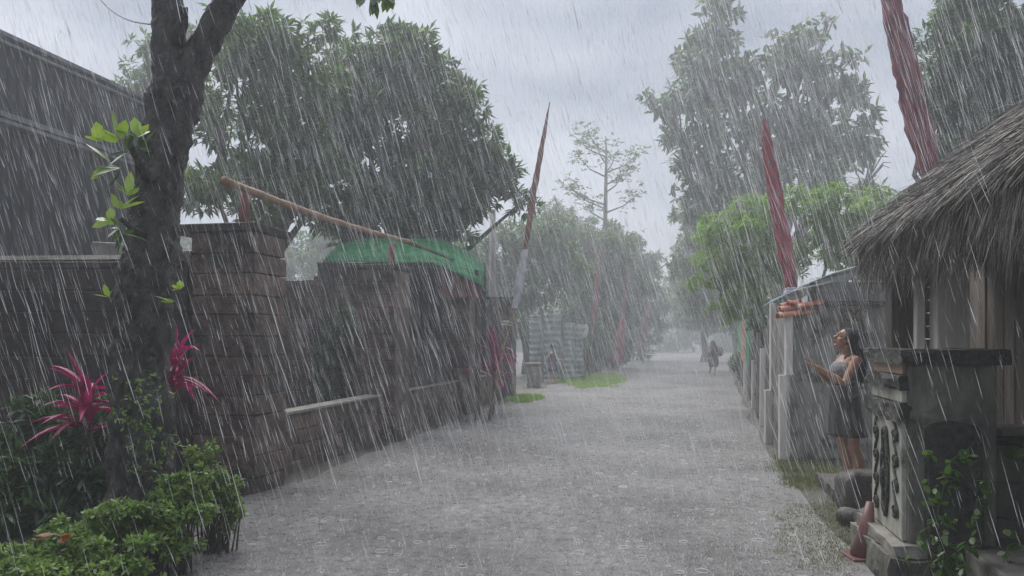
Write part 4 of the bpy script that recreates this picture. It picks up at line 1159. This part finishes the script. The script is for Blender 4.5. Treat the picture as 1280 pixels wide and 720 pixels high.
def small_person(base, label, J, parts, voxel=.011):
    """J: dict of joints in local metres"""
    root = thing('person', base, label, 'person')
    L_ = lambda p: Vector(p) + Vector(base)
    mb = MB(); sc = J['sc']
    mb.tube([L_(p) for p in J['torso']], [tuple(r) for r in J['torso_r']], 16, side=J['side'])
    mb.tube([L_(J['torso'][-1]), L_(J['head']) - Vector((0, 0, .05))], [.045 * sc, .042 * sc], 10)
    h = L_(J['head']); f = Vector(J['face']).normalized()
    mb.ball(h, (.085 * sc, .075 * sc, .112 * sc)); mb.ball(h + f * .085 * sc - Vector((0, 0, .012)), .016 * sc, nu=8, nv=6)
    sdv = f.cross(Vector((0, 0, 1))).normalized()
    for sg in (-1, 1):
        mb.ball(h + sdv * sg * .078 * sc, (.012, .012, .024), nu=8, nv=6)
    for arm in J['arms']:
        p = [L_(q) for q in arm]; mb.tube([p[0], p[0].lerp(p[1], .5), p[1], p[1].lerp(p[2], .4), p[2]], [.044 * sc, .038 * sc, .033 * sc, .032 * sc, .022 * sc], 10)
        d = (p[2] - p[1]).normalized(); up = Vector((0, 0, 1)) if abs(d.z) < .8 else Vector((1, 0, 0)); hand(mb, p[2], d, up, Vector((0, -1, 0)), sc)
    for leg in J['legs']:
        p = [L_(q) for q in leg]; mb.tube([p[0], p[0].lerp(p[1], .5), p[1], p[1].lerp(p[2], .3), p[2]], [.075 * sc, .065 * sc, .046 * sc, .05 * sc, .030 * sc], 12)
        ff = Vector(J['foot']).normalized(); mb.tube([p[2] - ff * .03, p[2] + ff * .06 - Vector((0, 0, .03)), p[2] + ff * .16 - Vector((0, 0, .045))], [.032 * sc, .034 * sc, .02 * sc], 10)
    o = build('body', mb, mats['skin'], root, smooth=True); remesh(o, voxel, 2)
    for nm, rows_, mt in parts:
        m2 = MB(); rr = []
        for (cx_, cy_, cz_, rx, ry) in rows_:
            rr.append([L_((cx_ + math.cos(6.2832 * k / 32) * rx * (1 + .06 * math.sin(k * 1.3)), cy_ + math.sin(6.2832 * k / 32) * ry, cz_)) for k in range(33)])
        m2.grid(rr); build(nm, m2, mats[mt], root, smooth=True, solid=.012)
    m2 = MB(); m2.ball(h - f * .014 * sc + Vector((0, 0, .018)), (.092 * sc, .086 * sc, .106 * sc))
    if J.get('bun'): m2.ball(h - f * .11 * sc + Vector((0, 0, .06)), (.045, .045, .05))
    hr = build('hair', m2, mats['hair'], root, smooth=True)
    return root


# child by the zinc fence, reaching to the right
base = gx(690, 26.3)
small_person(base, 'child in navy top and blue patterned skirt holding one hand out by the zinc fence',
             dict(sc=.92, side=(0, 1, 0), face=(1, -.35, -.25), torso=[(0, 0, .66), (0, 0, .80), (.0, 0, .95), (.0, 0, 1.07), (.02, 0, 1.12)],
                  torso_r=[(.12, .13), (.10, .11), (.11, .12), (.12, .11), (.05, .05)], head=(.07, 0, 1.27),
                  arms=[[(-.10, -.07, 1.05), (-.17, -.10, .84), (-.15, -.12, .62)], [(.10, -.05, 1.04), (.17, -.12, .86), (.38, -.15, .84)]],
                  legs=[[(-.06, 0, .64), (-.06, -.03, .37), (-.06, 0, .07)], [(.07, 0, .64), (.09, -.04, .37), (.10, 0, .07)]], foot=(.5, -1, 0), bun=True),
             [('top', [(-.01, 0, .64, .155, .135), (0, 0, .76, .145, .125), (0, 0, .92, .15, .135), (0, 0, 1.04, .145, .12), (.01, 0, 1.10, .10, .085)], 'navy'),
              ('skirt', [(0, 0, .74, .15, .13), (0, 0, .60, .18, .15), (.01, 0, .44, .195, .16)], 'blue_shorts')])
# hurrying figure on the lane
base = gx(892, 32.6)
fr_ = small_person(base, 'dark hooded figure with a bag hurrying down the lane', 
             dict(sc=1.0, side=(1, 0, 0), face=(-.3, 1, -.1), torso=[(0, 0, .78), (0, 0, .92), (0, 0, 1.06), (-.02, 0, 1.2), (-.02, 0, 1.26)],
                  torso_r=[(.15, .12), (.13, .11), (.15, .12), (.16, .11), (.06, .06)], head=(-.03, .02, 1.40),
                  arms=[[(-.17, 0, 1.18), (-.26, -.05, .98), (-.20, -.16, 1.06)], [(.15, 0, 1.18), (.24, -.05, .98), (.12, -.18, 1.0)]],
                  legs=[[(-.07, 0, .78), (-.09, -.05, .43), (-.12, .22, .14)], [(.07, 0, .78), (.09, .05, .42), (.06, 0, .07)]], foot=(.0, 1, 0)),
             [('jacket', [(0, 0, .80, .21, .16), (0, 0, .95, .20, .16), (-.01, 0, 1.12, .22, .17), (-.02, 0, 1.23, .19, .14), (-.02, 0, 1.30, .10, .10)], 'black_cloth'),
              ('skirt', [(0, 0, .86, .20, .155), (0, 0, .60, .21, .17), (-.01, 0, .36, .18, .16)], 'slate_cloth')])
mb = MB(); mb.ball(Vector(base) + Vector((-.03, .0, 1.41)), (.118, .118, .14)); mb.tube([Vector(base) + Vector((-.03, 0, 1.36)), Vector(base) + Vector((-.02, 0, 1.22))], [.10, .17], 14)
build('hood', mb, mats['black_cloth'], fr_, smooth=True)
b = Vector(base); bg = thing('shoulder_bag', b + Vector((.24, -.12, .95)), 'black bulging bag on the right shoulder of the hooded figure', 'bag')
mb = MB(); mb.ball(b + Vector((.24, -.13, 1.04)), (.17, .13, .21)); build('bag_body', mb, mats['black_cloth'], bg, smooth=True)
mb = MB(); mb.tube([b + Vector((.24, -.12, 1.22)), b + Vector((.14, .02, 1.30)), b + Vector((0, -.16, 1.2)), b + Vector((.15, -.2, 1.0))], .018, 6); build('strap', mb, mats['black_cloth'], bg, smooth=True)

# ------------------------------------------------------------------ trees
tree('mango_tree', 'big dark round-crowned tree rising behind the green canopy', gx(492, 17.0), 3.2,
     px_lobes(16.5, [(505, 90, 62), (455, 110, 60), (555, 115, 55), (420, 165, 62), (500, 165, 75), (580, 165, 50), (610, 210, 42), (545, 225, 68), (470, 240, 70), (400, 230, 55), (590, 255, 42), (640, 215, 22), (655, 250, 18), (500, 60, 34), (440, 70, 30), (430, 282, 34), (475, 288, 36), (525, 285, 34), (570, 280, 26)]),
     .27, .075, 8, 14, 'leaf_dark', .22, spread=(35, 100), gap=.03)
tree('mango_tree', 'grey-green tree filling the sky just right of the leaning trunk', gx(330, 15.0), 3.0,
     px_lobes(14.5, [(335, 55, 55), (385, 45, 42), (295, 95, 50), (350, 115, 62), (400, 110, 40), (270, 160, 50), (330, 185, 62), (385, 190, 45), (265, 230, 48), (320, 250, 52), (375, 255, 40), (300, 40, 34)]),
     .25, .068, 8, 13, 'leaf_mid', .2, spread=(35, 100), gap=.03)
tree('young_tree', 'pale feathery tree seen above the dark building left of the leaning trunk', gx(180, 21), 4.0,
     px_lobes(21, [(168, 100, 24), (190, 65, 30), (160, 125, 20), (215, 90, 30), (185, 120, 26), (230, 50, 25)]), .26, .06, 7, 11, 'leaf_mid', .14, gap=.05)
tree('roadside_tree', 'hazy rounded tree behind the zinc fence', gx(660, 34), 3.0,
     px_lobes(33, [(612, 330, 40), (650, 300, 40), (690, 300, 38), (680, 345, 46), (630, 370, 40), (715, 340, 36), (575, 320, 30), (650, 390, 40), (590, 370, 34)]), .34, .10, 6, 9, 'leaf_mid', .22)
tree('roadside_tree', 'hazy tree above the far left plank fence', gx(755, 42), 3.0,
     px_lobes(40, [(735, 310, 34), (765, 325, 34), (750, 360, 40), (785, 360, 32), (730, 395, 36), (770, 400, 34), (715, 290, 20)]), .36, .11, 6, 8, 'leaf_mid', .22)
tree('roadside_tree', 'faint tree last on the left before the bright end of the lane', gx(800, 56), 3.0,
     px_lobes(55, [(800, 350, 24), (812, 375, 24), (795, 395, 28), (815, 405, 18), (785, 380, 26), (800, 425, 24), (826, 385, 12), (828, 410, 10)]), .42, .13, 6, 6, 'leaf_mid', .25)
tree('roadside_tree', 'pale misty tree added to dim the bright gap behind the nearest brick pier', gx(385, 44), 3.0,  # added tree, lowers the brightness of the hazy sky gap
     px_lobes(44, [(350, 330, 40), (390, 320, 44), (430, 325, 40), (310, 320, 40), (240, 310, 44), (270, 330, 40), (470, 330, 40), (540, 330, 36)]), .42, .14, 6, 5, 'leaf_mid', .25)
tree('roadside_tree', 'misty tree filling the gap left of the spindly tree', gx(705, 50), 3.0,
     px_lobes(50, [(690, 280, 34), (720, 290, 30), (670, 310, 34), (700, 320, 34), (735, 330, 30), (775, 305, 28), (790, 330, 26), (810, 335, 20)]), .44, .14, 6, 6, 'leaf_mid', .22)
tree('roadside_tree', 'pale misty tree behind the dense tree at the right end of the lane', gx(885, 64), 3.0,
     px_lobes(64, [(848, 350, 20), (860, 320, 24), (845, 380, 16), (870, 290, 24), (885, 330, 28), (850, 400, 10), (875, 370, 22)]), .5, .15, 6, 5, 'leaf_mid', .25)
# spindly tree
sp_root = thing('spindly_tree', gx(757, 46), 'tall thin-branched tree against the sky above the far left trees', 'tree')
mb = MB(); Yt = 46
mb.tube([gx(757, Yt), at(756, 330, Yt), at(757, 250, Yt), at(758, 190, Yt), at(757, 170, Yt)], [.22, .16, .12, .07, .03], 8)
ends = [(735, 165), (722, 195), (715, 235), (705, 230), (728, 250), (792, 205), (800, 240), (780, 215), (770, 190), (745, 178), (790, 300), (712, 285), (775, 290), (800, 190), (718, 170)]
ec = []
for (ex, ey) in ends:
    j = at(757, ey + 26, Yt); e = at(ex, ey, Yt + random.uniform(-1.2, 1.2)); m_ = j.lerp(e, .55) + Vector((0, 0, -.25)); mb.tube([j, m_, e], [.06, .04, .015], 5); ec.append((e, m_))
build('trunk', mb, mats['far_bark'], sp_root, smooth=True)
lf_ = []
for e, m_ in ec:
    for _ in range(26):
        q = random.uniform(.2, 1.15); lf_.append(tuple(m_.lerp(e, q) + Vector((random.gauss(0, .35), random.gauss(0, .35), random.gauss(.1, .28)))))
mb = MB(); leaves(mb, np.array(lf_), np.tile([[0, 0, 1.0]], (len(lf_), 1)), 5, .28, .12); build('crown', mb, mats['leaf_mid'], sp_root)

tree('breadfruit_tree', 'tall hazy broad-leaved tree in the upper right of the sky', gx(985, 31), 4.5,
     px_lobes(30, [(885, 45, 36), (868, 85, 36), (905, 95, 40), (838, 128, 26), (815, 130, 16), (875, 140, 40), (855, 175, 30), (945, 130, 44), (970, 70, 34), (1005, 45, 24), (1000, 95, 42), (1045, 95, 34), (1062, 120, 26), (1020, 145, 44), (960, 190, 56), (895, 200, 48), (1060, 185, 36), (1020, 215, 50), (870, 245, 32), (1080, 235, 28), (905, 262, 44), (850, 205, 14), (1035, 30, 14), (895, 12, 26), (1000, 175, 40), (930, 90, 34), (1085, 150, 24), (1095, 200, 24)]),
     .42, .15, 6, 3.6, 'leaf_big', .35, spread=(40, 100), nice=True, gap=.08, gs=.45, inner=.3)
tree('bamboo_thicket', 'bright yellow-green leafy tree above the right stake fence', gx(1000, 18), 1.8,
     px_lobes(16.5, [(905, 300, 44), (950, 275, 42), (1000, 262, 44), (1050, 262, 42), (1095, 262, 36), (890, 345, 36), (940, 335, 46), (990, 320, 46), (1040, 310, 42), (1110, 300, 36), (915, 380, 34), (960, 375, 30), (1075, 325, 30)]),
     .17, .045, 8, 26, 'leaf_lime', .12, spread=(30, 100), droop=.6)
tree('roadside_tree', 'dense dark tree hanging over the right side of the far lane', gx(935, 37), 2.5,
     px_lobes(37, [(872, 300, 28), (858, 335, 26), (880, 350, 30), (905, 340, 30), (872, 378, 26), (900, 385, 26), (928, 395, 26), (860, 270, 20), (935, 350, 30)]), .32, .10, 7, 10, 'leaf_mid', .2)
tree('roadside_tree', 'faint tree closing the right side of the lane end', gx(880, 52), 2.5,
     px_lobes(52, [(870, 345, 26), (885, 380, 26), (868, 395, 18), (900, 395, 24), (905, 360, 28), (858, 375, 12), (930, 400, 24)]), .40, .12, 6, 7, 'leaf_mid', .25)
tree('evergreen_tree', 'dark dense tree at the top right corner above the thatch', gx(1235, 15), 3.0,
     px_lobes(14.5, [(1190, 30, 36), (1235, 45, 50), (1285, 30, 50), (1180, 80, 30), (1215, 105, 44), (1265, 105, 50), (1170, 120, 22), (1200, 150, 32), (1240, 160, 40), (1290, 160, 45), (1185, 185, 20), (1155, 110, 14), (1225, -20, 50), (1300, 90, 50)]),
     .25, .06, 9, 24, 'leaf_dark', .2, spread=(30, 90), gap=-.02)
# distant wood closing the view
mb = MB(); lb = []
for k in range(60):
    px = random.uniform(300, 1150); Y = random.uniform(95, 130); h = random.uniform(4, 9)
    if 822 < px < 862: h = random.uniform(1.5, 3)
    lb.append((tuple(gx(px, Y, h * .5)), (h * .7, h * .7, h * .6)))
P_, A_ = lobe_points(lb, 1.4, .6, 0, .3); leaves(mb, P_, A_, 5, 1.0, .45)
tag(build('distant_wood', mb, mats['leaf_mid']), 'faint wood closing the far end of the lane in the mist', 'wood', kind='stuff')
# hedge-like shrubs filling along the sides
for k, (px, Y, r, lab) in enumerate(((585, 22, 42, 'dark shrub behind the third pier under the utility pole'), (742, 34, 26, 'dark shrub right of the zinc fence posts'), (770, 40, 22, 'dim shrub at the foot of the pale red banner pole'),
                                (940, 27, 20, 'green shrub behind the coloured sheets of the right fence'), (965, 15.8, 26, 'dark shrub between booth and stake fence'), (415, 13.0, 26, 'dark leafy shrub inside the yard behind the gap'))):
    lbs = [(tuple(gx(px + random.uniform(-.5, .5) * r, Y + random.uniform(-.3, .3), .5 + .6 * j)), (r / F * Y * .8, r / F * Y * .8, .75)) for j in range(3)]
    shrub('roadside_shrub', lab, lbs, .16 if Y > 20 else .11, .06 if Y > 20 else .045, 6, 40 if Y > 20 else 70, 'leaf_fern' if k != 3 else 'leaf_mid', gx(px, Y), stems=6)

# ------------------------------------------------------------------ rain
def rain(label):
    n1, n2 = 9000, 42000
    X = []; 
    # uniform slab around the camera and the near lane, then the longer lane
    for n, (x0, x1), (y0, y1), (z0, z1) in ((19000, (-5.5, 6.5), (1.6, 9), (0.02, 6)), (62000, (-11, 12), (4, 20), (0, 11)), (20000, (-18, 24), (14, 42), (0, 19))):
        X.append(np.c_[rng.uniform(x0, x1, n), rng.uniform(y0, y1, n), rng.uniform(z0, z1, n)])
    P = np.concatenate(X); n = len(P)
    P = P[np.linalg.norm(P - np.array([0, 0, H]), axis=1) > 1.5]; n = len(P)
    lean = np.radians(rng.normal(17, 3.2, n)); d = np.c_[np.sin(lean), rng.normal(0, .04, n), -np.cos(lean)]
    dist = P[:, 1]
    L = np.where(dist < 6, rng.uniform(.06, .20, n), rng.uniform(.15, .52, n)) * rng.lognormal(-.1, .4, n)
    L = np.minimum(L, P[:, 2] / np.cos(lean) + .02)
    r = rng.uniform(.0006, .0017, n) * (1 + np.clip(dist - 5, 0, 40) * .045) * rng.choice([.65, 1.0, 1.5, 2.3], n, p=[.48, .33, .15, .04])
    a = unit(np.cross(d, np.tile([[0, 1.0, .1]], (n, 1)))); b = np.cross(d, a)
    near = dist < 4.5; r = np.where(near, np.minimum(r, .0014), r)
    V = []
    top = P; hd = P + d * (L * .82)[:, None]; bt = P + d * L[:, None]
    V = [top]
    for k in range(3):
        th = 2.0944 * k; V.append(hd + (a * math.cos(th) + b * math.sin(th)) * r[:, None])
    V.append(bt)
    V = np.stack(V, 1).reshape(-1, 3); o = (np.arange(n) * 5)[:, None]
    f = np.concatenate([o + np.array([[0, 1 + k, 1 + (k + 1) % 3]]) for k in range(3)] + [o + np.array([[4, 1 + (k + 1) % 3, 1 + k]]) for k in range(3)], 0)
    mb = MB(); mb.arr(V, f); tag(build('rain', mb, mats['rain']), label, 'rain', kind='stuff')


rain('slanting white rain falling over the whole lane')
# splashes and ripples on the flooded lane
n = 9000; mb = MB()
Ys = 3.2 * (9.0 ** rng.uniform(0, 1, n)); tt = rng.uniform(-3.6, 1.15, n); ss = (Ys + tt * SA) / CA
base = np.c_[ss * SA + tt * CA, ss * CA - tt * SA, np.full(n, .012)]
k = 4; bs_ = np.repeat(base, k, 0); m = n * k; a = rng.uniform(0, 6.28, m); h = rng.uniform(.012, .045, m) * np.repeat(rng.uniform(.4, 1.2, n), k)
w_ = .0016 + .00012 * np.repeat(Ys, k); d = np.c_[np.cos(a), np.sin(a), np.zeros(m)]; sd = np.c_[-np.sin(a), np.cos(a), np.zeros(m)]
V = np.stack([bs_ + d * .004 - sd * w_[:, None], bs_ + d * .004 + sd * w_[:, None], bs_ + d * (h * .6)[:, None] + np.c_[np.zeros((m, 2)), h]], 1).reshape(-1, 3)
mb.arr(V, (np.arange(m) * 3)[:, None] + np.array([[0, 1, 2]]))
tag(build('rain_splashes', mb, mats['rain']), 'tiny water crowns splashing up from the flooded lane', 'splashes', kind='stuff')
n = 260; mb = MB(); Ys = 3.2 * (5.5 ** rng.uniform(0, 1, n)); tt = rng.uniform(-3.6, 1.0, n); ss = (Ys + tt * SA) / CA
cx_ = ss * SA + tt * CA; cy_ = ss * CA - tt * SA; R_ = rng.uniform(.012, .05, n); K = 14
th = np.linspace(0, 2 * np.pi, K, endpoint=False)
arcs = rng.uniform(0, 6.28, n)
rw = .0014
rings_ = []
for rr, zz in ((-rw, 0.016), (0, .0205), (rw, .016)):
    rings_.append(np.stack([cx_[:, None] + (R_[:, None] + rr) * np.cos(th), cy_[:, None] + (R_[:, None] + rr) * np.sin(th), np.full((n, K), zz)], 2))
V = np.stack(rings_, 1).reshape(-1, 3)
o = (np.arange(n) * 3 * K)[:, None, None]; kk = np.arange(K)
q = np.stack([kk, (kk + 1) % K, (kk + 1) % K + K, kk + K], 1); q2 = q + K
f = np.concatenate([(o + q[None]).reshape(-1, 4), (o + q2[None]).reshape(-1, 4)], 0)
mb.arr(V, f); tag(build('rain_ripples', mb, mats['rain']), 'small ring ripples where drops hit the flooded lane', 'ripples', kind='stuff')

# ------------------------------------------------------------------ haze
hz = bpy.data.materials.new('rain_mist'); hz.use_nodes = True
nt = hz.node_tree
for nd in list(nt.nodes):
    if nd.type != 'OUTPUT_MATERIAL': nt.nodes.remove(nd)
pv = nt.nodes.new('ShaderNodeVolumePrincipled'); pv.inputs['Color'].default_value = (.92, .95, 1.0, 1); pv.inputs['Density'].default_value = .0082
pv.inputs['Anisotropy'].default_value = .35
nt.links.new(pv.outputs[0], [n_ for n_ in nt.nodes if n_.type == 'OUTPUT_MATERIAL'][0].inputs['Volume'])
mb = MB(); mb.box((0, 75, 10.4), (230, 250, 23.0)); o = build('haze', mb, hz); tag(o, 'pale rain mist hanging over the lane', 'haze', kind='stuff')

# ------------------------------------------------------------------ world, sun, camera
wd = bpy.data.worlds.new('World'); scn.world = wd; wd.use_nodes = True
nt = wd.node_tree; N = nt.nodes; L = nt.links; bg_ = N['Background']
sky = N.new('ShaderNodeTexSky'); sky.sky_type = 'NISHITA'; sky.sun_disc = False
EL, AZ = math.radians(58), math.radians(-25)
sky.sun_elevation = EL; sky.sun_rotation = AZ
tc = N.new('ShaderNodeTexCoord'); mp = N.new('ShaderNodeMapping'); mp.inputs['Scale'].default_value = (1, 1, 2.2)
L.new(tc.outputs['Generated'], mp.inputs['Vector'])
nz = N.new('ShaderNodeTexNoise'); nz.inputs['Scale'].default_value = 3.4; nz.inputs['Detail'].default_value = 5; nz.inputs['Roughness'].default_value = .5; nz.inputs['Distortion'].default_value = .3
L.new(mp.outputs[0], nz.inputs['Vector'])
cr = N.new('ShaderNodeValToRGB'); e = cr.color_ramp.elements
e[0].position = .38; e[0].color = (.42, .48, .62, 1); e[1].position = .62; e[1].color = (1.06, 1.12, 1.22, 1)
L.new(nz.outputs['Fac'], cr.inputs['Fac'])
ml = N.new('ShaderNodeVectorMath'); ml.operation = 'SCALE'; ml.inputs['Scale'].default_value = 1.65
L.new(cr.outputs[0], ml.inputs[0])
mx = N.new('ShaderNodeMixRGB'); mx.inputs[0].default_value = .93
L.new(sky.outputs[0], mx.inputs[1]); L.new(ml.outputs[0], mx.inputs[2]); L.new(mx.outputs[0], bg_.inputs['Color'])
bg_.inputs['Strength'].default_value = .12

sl = bpy.data.lights.new('sun', 'SUN'); sl.energy = 1.5; sl.angle = math.radians(60); sl.color = (1, .97, .93)
so = bpy.data.objects.new('sun', sl); C.objects.link(so)
dirv = Vector((math.sin(AZ) * math.cos(EL), math.cos(AZ) * math.cos(EL), math.sin(EL)))
so.rotation_euler = dirv.to_track_quat('Z', 'Y').to_euler(); so.location = dirv * 30

cam = bpy.data.cameras.new('camera'); co = bpy.data.objects.new('camera', cam); C.objects.link(co); scn.camera = co
co.location = (0, 0, H); co.rotation_euler = (math.pi / 2, 0, 0)
cam.sensor_width = 36; cam.lens = 36 * F / 1280; cam.shift_y = (HY - 360) / 1280; cam.clip_start = .05; cam.clip_end = 1000
scn.view_settings.view_transform = 'Standard'; scn.view_settings.look = 'None'; scn.view_settings.exposure = 1.5; scn.view_settings.gamma = 1
scn.cycles.max_bounces = 5; scn.cycles.diffuse_bounces = 2; scn.cycles.glossy_bounces = 2; scn.cycles.transparent_max_bounces = 12; scn.cycles.volume_bounces = 1
scn.cycles.use_denoising = True
